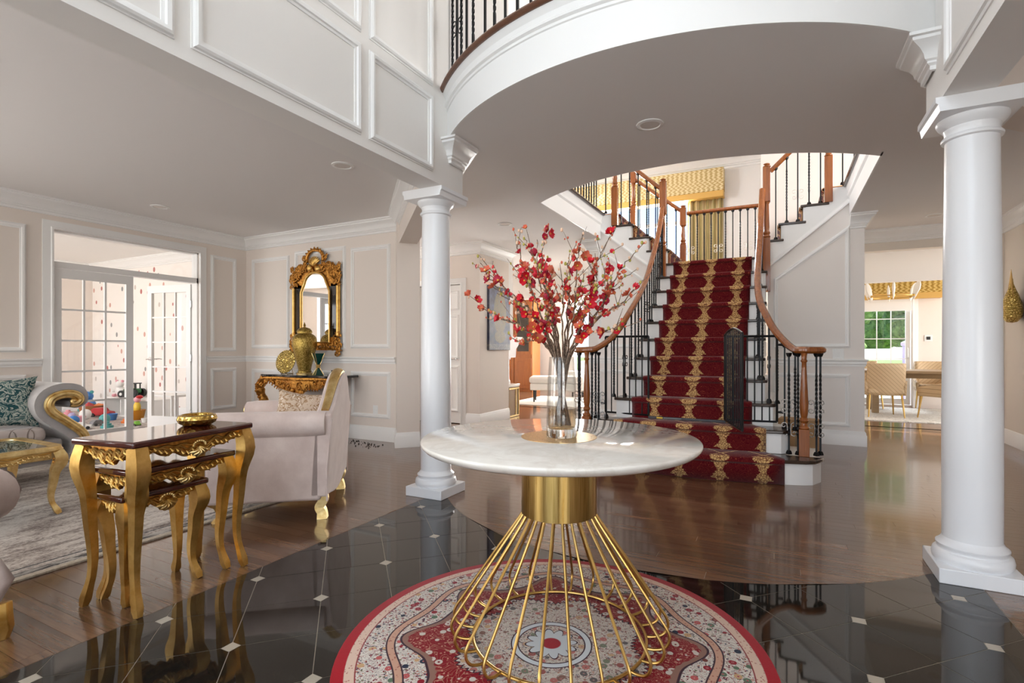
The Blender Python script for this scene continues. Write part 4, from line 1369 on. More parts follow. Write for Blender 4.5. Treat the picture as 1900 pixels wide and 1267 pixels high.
# ------------------------------------------------------------------ columns
def column(x, y, label):
    t = thing('tuscan_column', label, 'column', (x, y, 0), kind='thing')
    MB().box(-0.165, 0.165, -0.165, 0.165, 0, 0.072).build('plinth', M['column'], t, bevel=0.004)
    MB().lathe([(0.150, 0.072), (0.158, 0.082), (0.160, 0.10), (0.155, 0.122), (0.146, 0.130), (0.138, 0.132), (0.138, 0.145), (0.143, 0.150), (0.143, 0.158), (0.134, 0.165), (0.124, 0.176), (0.1175, 0.19)], 48).build('base_torus', M['column'], t, angle=50)
    MB().lathe([(0.1175, 0.188), (0.118, 0.8), (0.113, 1.5), (0.106, 2.175)], 64).build('shaft', M['column'], t, angle=60)
    MB().lathe([(0.106, 2.165), (0.120, 2.170), (0.122, 2.180), (0.116, 2.188), (0.108, 2.190), (0.108, 2.215), (0.112, 2.220), (0.112, 2.226), (0.120, 2.232), (0.134, 2.246), (0.142, 2.262), (0.143, 2.272)], 48).build('capital', M['column'], t, angle=50)
    MB().prism_axis([(-0.165, 2.27), (0.165, 2.27), (0.172, 2.305), (0.182, 2.312), (0.182, ZB - 0.001), (-0.182, ZB - 0.001), (-0.182, 2.312), (-0.172, 2.305)], -0.182, 0.182, 'y').build('abacus', M['column'], t, smooth=False, recalc=True)
    return t


column(-2.41, 3.325, 'white round column standing behind the blush armchair')
column(0.855, 3.30, 'white round column standing before the dining room opening')

# ------------------------------------------------------------------ french doors and playroom
def glazed_leaf(name, label, w, h, loc, rz, cols=3, rows=5, lever=True):
    t = struct(thing(name, label, None, loc, rz)); st_, tp, bt, th = 0.075, 0.10, 0.20, 0.04
    mb = MB().box(0, w, -th, 0, 0, bt).box(0, w, -th, 0, h - tp, h).box(0, st_, -th, 0, bt, h - tp).box(w - st_, w, -th, 0, bt, h - tp)
    gw, gh = (w - 2 * st_) / cols, (h - tp - bt) / rows
    mb.build('door_frame', M['trim'], t, smooth=False)
    for i in range(1, cols): MB().box(st_ + gw * i - 0.010, st_ + gw * i + 0.010, -th + 0.008, -0.008, bt, h - tp).build('muntin', M['trim'], t, smooth=False)
    for j in range(1, rows): MB().box(st_, w - st_, -th + 0.009, -0.009, bt + gh * j - 0.010, bt + gh * j + 0.010).build('muntin', M['trim'], t, smooth=False)
    pm = MB().box(-gw / 2 + 0.011, gw / 2 - 0.011, -0.002, 0.002, -gh / 2 + 0.011, gh / 2 - 0.011).mesh('pane', M['pane'], False)
    for i in range(cols):
        for j in range(rows): inst('pane', pm, t, (st_ + gw * (i + 0.5), -th / 2, bt + gh * (j + 0.5)))
    for s_ in (1, -1) if lever else ():
        yy = 0 if s_ > 0 else -th
        mb = MB().tube([(w - 0.045, yy, 0.98), (w - 0.045, yy + s_ * 0.05, 0.98)], 0.009, 8).tube([(w - 0.045, yy + s_ * 0.05, 0.98), (w - 0.10, yy + s_ * 0.052, 0.985), (w - 0.15, yy + s_ * 0.048, 0.978)], [0.010, 0.008, 0.006], 8)
        mb.tube([(w - 0.045, yy, 0.98), (w - 0.045, yy + s_ * 0.008, 0.98)], 0.026, 14)
        mb.build('door_handle', M['steel'], t)
    for z in (0.25, 1.0, 1.72): MB().box(-0.012, 0.012, -th - 0.004, 0.004, z - 0.045, z + 0.045).build('hinge', M['steel'], t, bevel=0.002)
    return t


glazed_leaf('door_1', 'closed white french door leaf with fifteen panes', 0.765, 1.985, (-6.95, 2.68, 0.008), R(90), lever=False)
glazed_leaf('door_2', 'white french door leaf swung open into the playroom', 0.765, 1.985, (-7.04, 4.19, 0.008), R(190))
tb = struct(MB().box(-7.03, -6.92, 2.674, 4.224, 2.00, 2.065).box(-7.03, -6.92, 2.674, 2.69, 2.065, 2.40).box(-7.03, -6.92, 4.205, 4.224, 0, 2.40).box(-7.03, -6.92, 2.674, 4.224, 2.385, 2.40).build('window_7', M['trim'], None, smooth=False))
MB().box(-6.976, -6.972, 2.69, 4.205, 2.065, 2.385).build('pane', M['pane'], tb, smooth=False)
struct(MB().box(-11.62, -11.5, 0, 5.2, 0, 2.72).build('wall_playroom_far', M['wall'], None, smooth=False))
w = struct(MB().box(-11.5, -7.05, 5.05, 5.2, 0, 2.72).build('wall_playroom_back', M['dots'], None, smooth=False))
sw('crown', CROWN, [(-11.5, 0.05, 2.70), (-11.5, 5.05, 2.70), (-7.05, 5.05, 2.70)], w); sw('baseboard', BASE, [(-11.5, 0.05, 0), (-11.5, 5.05, 0), (-7.05, 5.05, 0)], w)
struct(wall_y_holes(MB(), -0.1, 0.05, -11.6, -7.05, 0, 2.72, [(-10.8, -8.0, 0.7, 2.5)]).build('wall_playroom_front', M['wall'], None, smooth=False))
struct(MB().box(-11.6, -7.05, 0, 5.2, 2.70, 2.85).build('ceiling_playroom', M['wall_white'], None, smooth=False))

# ------------------------------------------------------------------ dining room shell and garden
YD = 12.2
w = struct(wall_y_holes(MB(), YD, YD + 0.15, -2.2, 5.2, 0, 2.75, [(0.75, 2.27, 0.04, 2.22)]).box(5.05, 5.2, 8.35, 9.0, 0, 2.75).box(5.05, 5.2, 11.4, YD, 0, 2.75).box(5.05, 5.2, 9.0, 11.4, 0, 0.6).box(5.05, 5.2, 9.0, 11.4, 2.3, 2.75).build('wall_dining_back', M['wall'], None, smooth=False))  # opening in the side wall is added for the dining fill lamp
sw('window_casing', CASE, [(2.32, YD, 0), (2.32, YD, 2.26), (0.70, YD, 2.26), (0.70, YD, 0)][::-1], w, 'trim', False, (0, -1, 0))
sw('door_casing', CASE, [(2.80, YD, 0), (2.80, YD, 2.2)], w, 'trim', False, (0, -1, 0))
struct(MB().box(0.45, 5.2, 8.35, YD, 2.66, 2.8).build('ceiling_dining', M['wall_white'], None, smooth=False))
struct(MB().box(0.45, 0.6, 8.2, YD, 0, 2.7).build('wall_dining_side', M['wall'], None, smooth=False))
sd = struct(thing('window_8', 'tall white sliding garden door with divided lights', None, (0, YD + 0.05, 0)))
for x0, x1 in ((0.77, 1.47), (1.42, 2.25)):
    MB().box(x0, x1, 0, 0.05, 0.05, 0.16).box(x0, x1, 0, 0.05, 2.10, 2.20).box(x0, x0 + 0.07, 0, 0.05, 0.16, 2.10).box(x1 - 0.07, x1, 0, 0.05, 0.16, 2.10).build('sash', M['trim'], sd, smooth=False)
    mb = MB()
    for i in (1, 2): xx = lerp(x0 + 0.07, x1 - 0.07, i / 3); mb = MB().box(xx - 0.008, xx + 0.008, 0.015, 0.035, 0.16, 2.10); mb.build('muntin', M['trim'], sd, smooth=False)
    for j in range(1, 5): zz = lerp(0.16, 2.10, j / 5); MB().box(x0 + 0.07, x1 - 0.07, 0.016, 0.034, zz - 0.008, zz + 0.008).build('muntin', M['trim'], sd, smooth=False)
    for i in range(3):
        for j in range(5):
            a0, a1 = lerp(x0 + 0.07, x1 - 0.07, i / 3), lerp(x0 + 0.07, x1 - 0.07, (i + 1) / 3)
            b0, b1 = lerp(0.16, 2.10, j / 5), lerp(0.16, 2.10, (j + 1) / 5)
            MB().box(a0 + 0.008, a1 - 0.008, 0.023, 0.027, b0 + 0.008, b1 - 0.008).build('pane', M['pane'], sd, smooth=False)
MB().tube([(2.21, -0.01, 0.95), (2.21, -0.05, 0.97), (2.21, -0.05, 1.13), (2.21, -0.01, 1.15)], 0.010, 8).build('door_handle', M['white_pl'], sd)
lawn = struct(MB().box(-30, 40, 12.36, 70, -0.4, -0.12).build('ground_lawn', M['lawn'], None, smooth=False))
o = tag(MB().box(-1.0, 4.6, 12.4, 16.6, -0.12, -0.02).build('patio_slab', m_plain('patio_stone', srgb(214, 210, 204), 0.8), None, smooth=False), 'pale stone patio outside the garden door', 'patio')
o = tag(MB().lathe([(0.14, -0.02), (0.14, 1.18), (0.17, 1.20), (0.17, 1.26), (0.10, 1.30)], 4, c=(2.52, 13.7, 0)).build('patio_pillar', M['t_lav'], None, smooth=False), 'lavender square pillar standing on the patio outside', 'pillar')
o = tag(MB().box(0.2, 5.0, 17.0, 19.0, -0.13, 0.35).build('pool_cover', M['poolblue'], None, bevel=0.05), 'pale blue covered pool beyond the patio', 'pool')


def tree(x, y, h, r, seed, label):
    g = random.Random(seed); t = thing('garden_tree', label, 'tree', (x, y, -0.12), group='trees beyond the garden door')
    MB().tube([(0, 0, 0), (0.05, 0, h * 0.3), (-0.04, 0.03, h * 0.6)], [r * 0.1, r * 0.08, r * 0.05], 8).build('trunk', M['trunk'], t)
    mb = MB()
    for i in range(26):
        a = g.uniform(0, 2 * PI); rr_ = r * math.sqrt(g.random()) * 0.8; z = h * g.uniform(0.32, 0.95); s_ = r * g.uniform(0.22, 0.42)
        b0 = len(mb.v); mb.ball((rr_ * math.cos(a), rr_ * math.sin(a), z), s_, s_, s_ * 0.8, 9, 6)
        for q in range(b0, len(mb.v)): mb.v[q] = tuple(c + g.uniform(-0.12, 0.12) * s_ for c in mb.v[q])
    mb.build('crown', M['leaf'], t, smooth=False)['kind'] = 'stuff'


for i, (x, y, h, r_) in enumerate(((1.9, 23.5, 3.6, 1.5), (5.2, 24.5, 4.2, 1.6), (3.4, 31, 6.6, 3.0))):
    tree(x, y, h, r_, 20 + i, ['round leafy tree at the frame side of the garden door', 'leafy tree showing above the lavender pillar', 'tallest leafy tree behind the other two in the garden'][i])

# dining furniture
o = tag(MB().box(0.95, 3.5, 9.75, 12.0, 0, 0.012).build('dining_rug', M['rug_pale'], None, smooth=False), 'pale woven rug under the dining table', 'rug')
t = thing('dining_table', 'long dining table with pale top on chunky wooden legs', 'table', (2.05, 11.17, 0.012))
MB().box(-0.75, 1.1, -0.5, 0.5, 0.70, 0.745).build('table_top', M['rustic'], t, bevel=0.006)
MB().box(-0.55, 0.9, -0.05, 0.05, 0.60, 0.70).build('apron', M['rustic'], t, bevel=0.004)
for x, y in ((-0.55, -0.3), (0.9, -0.3), (-0.55, 0.3), (0.9, 0.3)): MB().box(x - 0.05, x + 0.05, y - 0.05, y + 0.05, 0, 0.70).build('leg', M['rustic'], t, bevel=0.004)


def dining_chair(loc, rz, label):
    t = thing('dining_chair', label, 'chair', loc, rz, 'quilted chairs at the dining table')
    def shell(u, v):   # u across -1..1, v from seat front to back top
        a = (u - 0.5) * 2
        return (a * 0.27, 0.10 * a * a, 0)
    mb = MB()
    mb.grid(lambda u, v: ((u - 0.5) * 0.52, -0.24 - 0.06 * v + 0.07 * (2 * u - 1) ** 2, 0.36 + 0.52 * v), 10, 8)
    o = mb.build('backrest', M['leather'], t); md = o.modifiers.new('s', 'SOLIDIFY'); md.thickness = 0.05; md.offset = 0
    MB().box(-0.25, 0.25, -0.26, 0.24, 0.38, 0.47).build('seat', M['leather'], t, bevel=0.03, bseg=3)
    for s_ in (1, -1):
        mb = MB().grid(lambda u, v: (s_ * (0.26 + 0.015 * v), -0.22 + 0.44 * u, 0.36 + (0.24 - 0.10 * u) * v), 6, 4)
        o = mb.build('arm', M['leather'], t); md = o.modifiers.new('s', 'SOLIDIFY'); md.thickness = 0.045; md.offset = 0
        for yy in (-0.2, 0.2): MB().tube([(s_ * 0.22, yy, 0.40), (s_ * 0.25, yy * 1.25, 0)], [0.018, 0.010], 8).build('leg', M['brass'], t)
    return t


dining_chair((1.52, 10.40, 0.012), R(8), 'tan quilted chair with its back to the hall, beside the wall edge')
dining_chair((2.36, 10.36, 0.012), R(40), 'tan quilted chair half hidden by the white column, with a low arm showing')
dining_chair((2.52, 11.75, 0.012), R(175), 'tan quilted chair on the window side of the dining table')
dining_chair((1.45, 11.80, 0.012), R(185), 'tan quilted chair facing the hall from across the dining table')

t = thing('chandelier', 'brass ring chandelier with leaf shaped frosted glass shades', 'chandelier', (1.75, 11.0, 2.04))
MB().lathe([(0.06, 0.60), (0.065, 0.62), (0, 0.62)], 16).build('canopy', M['brass'], t)
MB().tube([(0, 0, 0.38), (0, 0, 0.61)], 0.007, 6).build('rod', M['brass'], t)
MB().lathe([(0, 0.36), (0.05, 0.37), (0.05, 0.385), (0, 0.39)], 14).build('hub', M['brass'], t)
MB().tube([(0.34 * math.cos(2 * PI * k / 36), 0.34 * math.sin(2 * PI * k / 36), 0) for k in range(36)], 0.009, 6, closed=True).build('ring', M['brass'], t)
for k in range(3): a = 2 * PI * k / 3 + 0.4; MB().tube([(0.03 * math.cos(a), 0.03 * math.sin(a), 0.37), (0.33 * math.cos(a), 0.33 * math.sin(a), 0.01)], 0.004, 5).build('chain', M['brass'], t)
for k in range(6):
    a = 2 * PI * k / 6 + 0.46; ca, sa = math.cos(a), math.sin(a)
    mb = MB().lathe([(0.0, -0.10), (0.022, -0.07), (0.034, -0.02), (0.04, 0.03), (0.055, 0.10), (0.045, 0.17), (0.022, 0.22), (0.0, 0.245)], 10, sx=1.0, sy=0.45)
    mb.xf(Matrix.Translation((0.36 * ca, 0.36 * sa, 0.02)) @ Matrix.Rotation(a, 4, 'Z') @ Matrix.Rotation(0.30, 4, 'Y'))
    o = mb.build('shade', M['alab'], t)
    MB().lathe([(0.025, -0.02), (0.03, 0.0), (0.025, 0.02)], 10, c=(0.345 * ca, 0.345 * sa, 0.0)).build('cup', M['brass'], t)
def valance(name, label, x0, x1, y, z0, z1, dep, mat):
    t = thing(name, label, 'valance', ((x0 + x1) / 2, y, 0))
    hw = (x1 - x0) / 2
    MB().box(-hw, hw, -dep, -0.01, z0 + 0.11, z1).build('board', M[mat], t, bevel=0.012, bseg=3)
    MB().box(-hw + 0.002, hw - 0.002, -dep + 0.002, -0.01, z0, z0 + 0.11).build('satin_band', M['valtrim'], t, bevel=0.006)
    return t


valance('window_valance', 'woven gold valance above the dining room garden door', 0.64, 2.70, YD, 2.08, 2.52, 0.17, 'valance2')
o = tag(MB().box(0.80, 2.26, YD - 0.06, YD - 0.02, 1.86, 2.12).build('roman_shade', M['blind'], None, bevel=0.01), 'white roman shade tucked under the gold valance', 'shade')
o = thing('thermostat', 'small dark thermostat on the wall beside the garden door', 'thermostat', (2.52, YD, 1.33))
MB().box(-0.06, 0.06, -0.014, 0, -0.06, 0.06).build('plate', M['white_pl'], o, bevel=0.004); MB().box(-0.03, 0.03, -0.022, -0.014, -0.03, 0.03).build('screen', M['black'], o, bevel=0.003)

# stairwell drapery
valance('window_valance', 'patterned cream valance with gold band above the stair landing', -3.9, -0.88, YB, 3.84, 4.36, 0.22, 'valance')
def drape(name, label, x0, x1, y, z0, z1, n, seed):
    g = random.Random(seed); ph = g.random() * 6
    mb = MB().grid(lambda u, v: (lerp(x0, x1, u), y - 0.07 + 0.035 * math.sin(u * n * 2 * PI + ph) * (1 - 0.25 * v), lerp(z0, z1, v)), n * 10, 6)
    o = mb.build(name, M['drape'], None); md = o.modifiers.new('s', 'SOLIDIFY'); md.thickness = 0.006
    return tag(o, label, 'curtain')


drape('window_drape', 'striped gold drape hanging beside the landing window', -1.52, -0.90, YB, 2.21, 3.90, 6, 3)

# ------------------------------------------------------------------ family room seen past the hall
t = thing('fireplace', 'white mantel fireplace on a gold edged stone hearth', 'fireplace', (0, 0, 0))
MB().box(-5.4, -3.935, 7.412, 7.78, 0, 0.50).build('hearth', m_plain('hearth_stone', srgb(150, 120, 84), 0.25), t, bevel=0.004)
MB().box(-5.42, -3.925, 7.412, 7.80, 0.50, 0.545).build('hearth_slab', M['marble'], t, bevel=0.006)
for z in (0.01, 0.46): MB().box(-3.936, -3.924, 7.42, 7.785, z, z + 0.022).build('gold_edge', M['goldtrim'], t)
for y_ in (7.66, 7.765): MB().box(-3.936, -3.924, y_, y_ + 0.018, 0.03, 0.47).build('gold_edge', M['goldtrim'], t)
for x_ in (-4.05, -5.28):
    MB().lathe([(0.085, 0.545), (0.085, 0.60), (0.070, 0.62), (0.064, 0.88), (0.070, 0.94), (0.090, 0.96), (0.090, 0.985)], 16, c=(x_, 7.51, 0)).build('pilaster', M['trim'], t)
MB().prism_axis([(7.412, 0.985), (7.66, 0.985), (7.68, 1.13), (7.74, 1.17), (7.80, 1.23), (7.90, 1.27), (7.92, 1.29), (7.92, 1.33), (7.412, 1.33)], -5.45, -3.93, 'x').build('mantel_shelf', M['trim'], t, smooth=False, recalc=True)
MB().box(-5.3, -3.96, 7.412, 7.62, 1.33, ZC - 0.005).build('chimney_breast', M['wall_white'], t)
t = thing('display_cabinet', 'tall honey wood cabinet with glazed upper doors', 'cabinet', (-6.2, 12.35, 0))
MB().box(-0.6, 0.45, -0.2, 0.3, 0, 2.45).build('carcass', M['cherry'], t, bevel=0.004)
for x0, x1 in ((-0.58, -0.08), (-0.06, 0.43)):
    d_ = MB().box(x0, x1, -0.225, -0.2, 0.08, 0.88).build('door', M['cherry'], t, bevel=0.004)
    MB().box(x0 + 0.08, x1 - 0.08, -0.235, -0.224, 0.16, 0.80).build('door_panel', M['cherry'], d_, bevel=0.008)
    d_ = MB().box(x0, x0 + 0.07, -0.225, -0.2, 0.98, 2.35).box(x1 - 0.07, x1, -0.225, -0.2, 0.98, 2.35).box(x0 + 0.07, x1 - 0.07, -0.225, -0.2, 0.98, 1.06).box(x0 + 0.07, x1 - 0.07, -0.225, -0.2, 2.27, 2.35).build('door', M['cherry'], t, smooth=False)
    MB().box(x0 + 0.07, x1 - 0.07, -0.212, -0.203, 1.06, 2.27).build('glass_panel', m_plain('dark_cabinet_glass', (0.03, 0.02, 0.012), 0.05), d_, smooth=False)
t = thing('upholstered_bench', 'white cushioned bench with dark tapered legs', 'bench', (-4.28, 10.15, 0), R(20))
MB().box(-0.5, 0.6, -0.25, 0.25, 0.26, 0.40).build('frame', M['whitefab'], t, bevel=0.02, bseg=3)
MB().box(-0.52, 0.62, -0.27, 0.27, 0.40, 0.55).build('cushion', M['whitefab'], t, bevel=0.06, bseg=4)
for x in (-0.42, 0.52):
    for y in (-0.19, 0.19): MB().tube([(x, y, 0.27), (x, y, 0)], [0.025, 0.014], 8).build('leg', M['black'], t)
t = thing('white_sofa', 'white sofa below the family room window, past the stair rail', 'sofa', (-3.55, 11.9, 0))
MB().box(-0.95, 0.95, -0.42, 0.42, 0.10, 0.42).build('base', M['whitefab'], t, bevel=0.03, bseg=3)
MB().box(-0.95, 0.95, 0.22, 0.45, 0.42, 0.82).build('backrest', M['whitefab'], t, bevel=0.05, bseg=3)
for s_ in (1, -1): MB().box(s_ * 0.78, s_ * 0.98, -0.42, 0.42, 0.10, 0.60).build('arm', M['whitefab'], t, bevel=0.04, bseg=3)
for s_ in (0.39, -0.39): MB().box(s_ - 0.37, s_ + 0.37, -0.40, 0.22, 0.42, 0.54).build('cushion', M['whitefab'], t, bevel=0.04, bseg=3)
for x in (-0.85, 0.85):
    for y in (-0.35, 0.35): MB().tube([(x, y, 0.11), (x, y, 0)], 0.022, 8).build('foot', M['black'], t)
o = tag(MB().prism([(-5.05, 9.35), (-2.5, 9.35), (-2.5, 11.2), (-5.05, 11.2)], 0, 0.012).build('family_rug', M['whitefab'], None, smooth=False), 'plain white rug on the family room boards', 'rug')

# artwork on the hall block
t = thing('wall_artwork', 'blue textured canvas with an ornate gold medallion', 'artwork', (-3.905, 7.045, 1.60))
MB().box(-0.022, 0.018, -0.335, 0.335, -0.49, 0.49).build('canvas', M['art'], t, bevel=0.004)
# gold teardrop ornament on the right hall wall
t = thing('wall_ornament', 'gold teardrop wall ornament of tiny metal links', 'wall decor', (2.335, 7.66, 1.42))
MB().lathe([(0, 0), (0.06, 0.01), (0.115, 0.06), (0.13, 0.13), (0.115, 0.22), (0.08, 0.31), (0.045, 0.38), (0.02, 0.44), (0.012, 0.5)], 24, sx=0.72).build('drop', M['emboss'], t)
for i in range(9):
    a = (i - 4) / 4
    MB().tube([(-0.012, a * 0.09, 0.26), (-0.012, a * 0.05, 0.40), (-0.006, a * 0.028, 0.52 + 0.08 * (1 - abs(a)))], [0.006, 0.005, 0.003], 5).build('strand', M['brass'], t)

# recessed ceiling lights, switch plates and outlets
M['lens'] = m_plain('downlight_lens', srgb(228, 222, 216), 0.5)
for (x, y, z, lab) in ((-0.804, 3.611, ZC, 'round recessed light under the bowed balcony'), (-3.363, 3.29, ZL, 'round recessed light on the living room ceiling beside the beam'), (-6.155, 3.334, ZL, 'round recessed light on the living room ceiling near the french doors'),
                       (-3.067, 5.684, ZC, 'round recessed light on the hall ceiling above the blossom branches'), (1.62, 7.55, ZC, 'round recessed light near the dining room opening'), (1.35, 9.0, 2.66, 'round recessed light on the dining room ceiling')):
    t = thing('recessed_light', lab, 'ceiling light', (x, y, z), 0, 'recessed ceiling lights')
    MB().lathe([(0.066, -0.004), (0.070, -0.010), (0.092, -0.006), (0.094, 0.001)], 32, cap=False).build('trim_ring', M['trim'], t)
    MB().prism([(0.067 * math.cos(2 * PI * k / 32), 0.067 * math.sin(2 * PI * k / 32)) for k in range(32)], -0.0045, -0.001).build('lens', M['lens'], t, smooth=False)
def plate(name, label, loc, rz, w_, h_, rocker):
    t = thing(name, label, name.replace('_', ' '), loc, rz)
    MB().box(-w_ / 2, w_ / 2, -0.006, 0, -h_ / 2, h_ / 2).build('plate', M['white_pl'], t, bevel=0.003)
    if rocker: MB().box(-0.017, 0.017, -0.010, -0.005, -0.034, 0.034).build('rocker', M['white_pl'], t, bevel=0.002)
    else:
        for s_ in (1, -1): MB().box(-0.016, 0.016, -0.009, -0.005, s_ * 0.022 - 0.014, s_ * 0.022 + 0.014).build('socket', M['white_pl'], t, bevel=0.004)


plate('light_switch', 'white rocker switch on the stair wall above the chair rail', (0.62, 7.11, 1.07), 0, 0.115, 0.12, True)
plate('wall_outlet', 'white outlet set in the panel beside the carved console', (-4.46, 4.9, 0.37), 0, 0.075, 0.12, False)

# ------------------------------------------------------------------ round table, rug, vase
o = tag(MB().lathe([(0, 0.0), (0.785, 0.0), (0.792, 0.004), (0.792, 0.009), (0.786, 0.012), (0, 0.0125)], 96).build('round_rug', M['persian'], None), 'round red bordered persian rug beneath the marble table', 'rug')
o.location = (-0.774, 1.805, 0)
TX, TY, TZ = -0.774, 1.88, 0.0125
t = thing('pedestal_table', 'round white marble table on a flared brass wire pedestal', 'table', (TX, TY, TZ))
MB().lathe([(0, 0.737), (0.500, 0.737), (0.522, 0.746), (0.532, 0.756), (0.535, 0.762), (0.535, 0.768), (0.531, 0.7725), (0, 0.7735)], 128).build('table_top', M['marble'], t, angle=50)
MB().lathe([(0, 0.7730), (0.148, 0.7730), (0.148, 0.7742), (0, 0.7744)], 64).build('brass_disc', M['drum'], t)
MB().lathe([(0.144, 0.478), (0.147, 0.480), (0.147, 0.736), (0.0, 0.7365)], 64, cap=False).lathe([(0.136, 0.72), (0.136, 0.484), (0.144, 0.478)], 64, cap=False).build('drum', M['drum'], t, angle=50)
MB().tube([(0.335 * math.cos(2 * PI * k / 72), 0.335 * math.sin(2 * PI * k / 72), 0.0065) for k in range(72)], 0.0062, 8, closed=True).build('base_ring', M['brass'], t)
wp = spl([(0.128, 0, 0.56), (0.137, 0, 0.50), (0.150, 0, 0.462), (0.26, 0, 0.305), (0.375, 0, 0.14), (0.412, 0, 0.085), (0.418, 0, 0.052), (0.402, 0, 0.022), (0.370, 0, 0.009), (0.335, 0, 0.0065)], 6)
wm = MB().tube(wp, 0.0056, 8, up=(0, 1, 0)).mesh('wire', M['brass'], True)
for k in range(26): inst('wire', wm, t, (0, 0, 0), (0, 0, 2 * PI * (k + 0.5) / 26))

VZ = TZ + 0.7745
VX, VY = TX + 0.012, TY + 0.0
vz = thing('glass_vase', 'clear cylinder vase holding bare stems in water', 'vase', (VX, VY, VZ))
MB().lathe([(0, 0.0), (0.056, 0.0), (0.060, 0.006), (0.0600, 0.10), (0.055, 0.22), (0.0485, 0.312), (0.0455, 0.312), (0.0515, 0.22), (0.0560, 0.10), (0.0555, 0.045), (0.050, 0.036), (0, 0.034)], 48, cap=False).build('vessel', M['vaseglass'], vz, angle=60)
MB().lathe([(0, 0.001), (0.0545, 0.001), (0.0575, 0.006), (0.0550, 0.034), (0.049, 0.0335), (0, 0.0325)], 40, cap=False).build('thick_base', M['glass'], vz, angle=50)
MB().lathe([(0, 0.0345), (0.0495, 0.0365), (0.0553, 0.046), (0.0557, 0.112), (0, 0.112)], 48, cap=False).build('water', M['water'], vz, angle=50)

RGT = Vector((0.89384, 0.44838, 0)); FWD = Vector((-0.44838, 0.89384, 0))


def blossom_mesh(mat, n, open_, seed):
    g = random.Random(seed); mb = MB()
    for k in range(n):
        a = 2 * PI * k / n + g.uniform(-0.2, 0.2); L = g.uniform(0.85, 1.1); tl = open_ + g.uniform(-0.15, 0.15)
        b0 = len(mb.v)
        def f(u, v):
            r_ = u * L; w_ = 0.52 * math.sin(PI * (0.12 + 0.80 * u)) * (2 * v - 1)
            z = r_ * math.cos(tl) + 0.25 * (2 * v - 1) ** 2 * u; x = r_ * math.sin(tl) * (1 + 0.2 * u)
            return (x, w_, z)
        mb.grid(f, 4, 4)
        mb.xf(Matrix.Rotation(a, 4, 'Z'), b0)
    mb.mi = 1
    mb.ball((0, 0, 0.25), 0.2, 0.2, 0.25, 6, 4)
    me = mb.mesh('blossom', [M[mat], M['stamen']], True, 60)
    return me


BLS = [blossom_mesh('petal1', 6, 1.0, 1), blossom_mesh('petal1', 7, 0.75, 2), blossom_mesh('petal2', 5, 0.8, 3), blossom_mesh('petal3', 7, 0.95, 4), blossom_mesh('petal2', 6, 1.05, 5), blossom_mesh('petal1', 5, 0.55, 6)]
TIPS = [(884, 566, -.05), (893, 488, .05), (920, 484, .15), (953, 428, .0), (968, 442, -.12), (1014, 420, .05), (1003, 445, .2), (1077, 434, -.1), (1073, 448, .14), (1104, 470, .0), (1146, 424, .1), (1192, 452, -.05), (1186, 500, .16), (1188, 520, -.12), (1162, 562, .05),
        (1146, 590, -.16), (935, 560, -.2), (908, 590, .12), (962, 500, .22), (1050, 470, -.18), (1126, 505, -.2), (1030, 505, .1), (985, 480, -.22), (1090, 500, .22), (940, 620, -.1), (1010, 540, -.1)]
gb = random.Random(11)
ORD = ['', 'second ', 'third ', 'fourth ', 'fifth ', 'sixth ', 'seventh ', 'eighth ', 'ninth ', 'tenth ', 'eleventh ', 'twelfth ', 'thirteenth ', 'fourteenth ']
side_of = lambda tu: 'toward the blue artwork' if tu < 1010 else 'toward the stair handrail' if tu > 1065 else 'upright from the vase'
rank = {}
for tp in sorted(TIPS, key=lambda q: q[1]):
    k_ = side_of(tp[0]); rank[tp] = sum(1 for q in rank if side_of(q[0]) == k_)
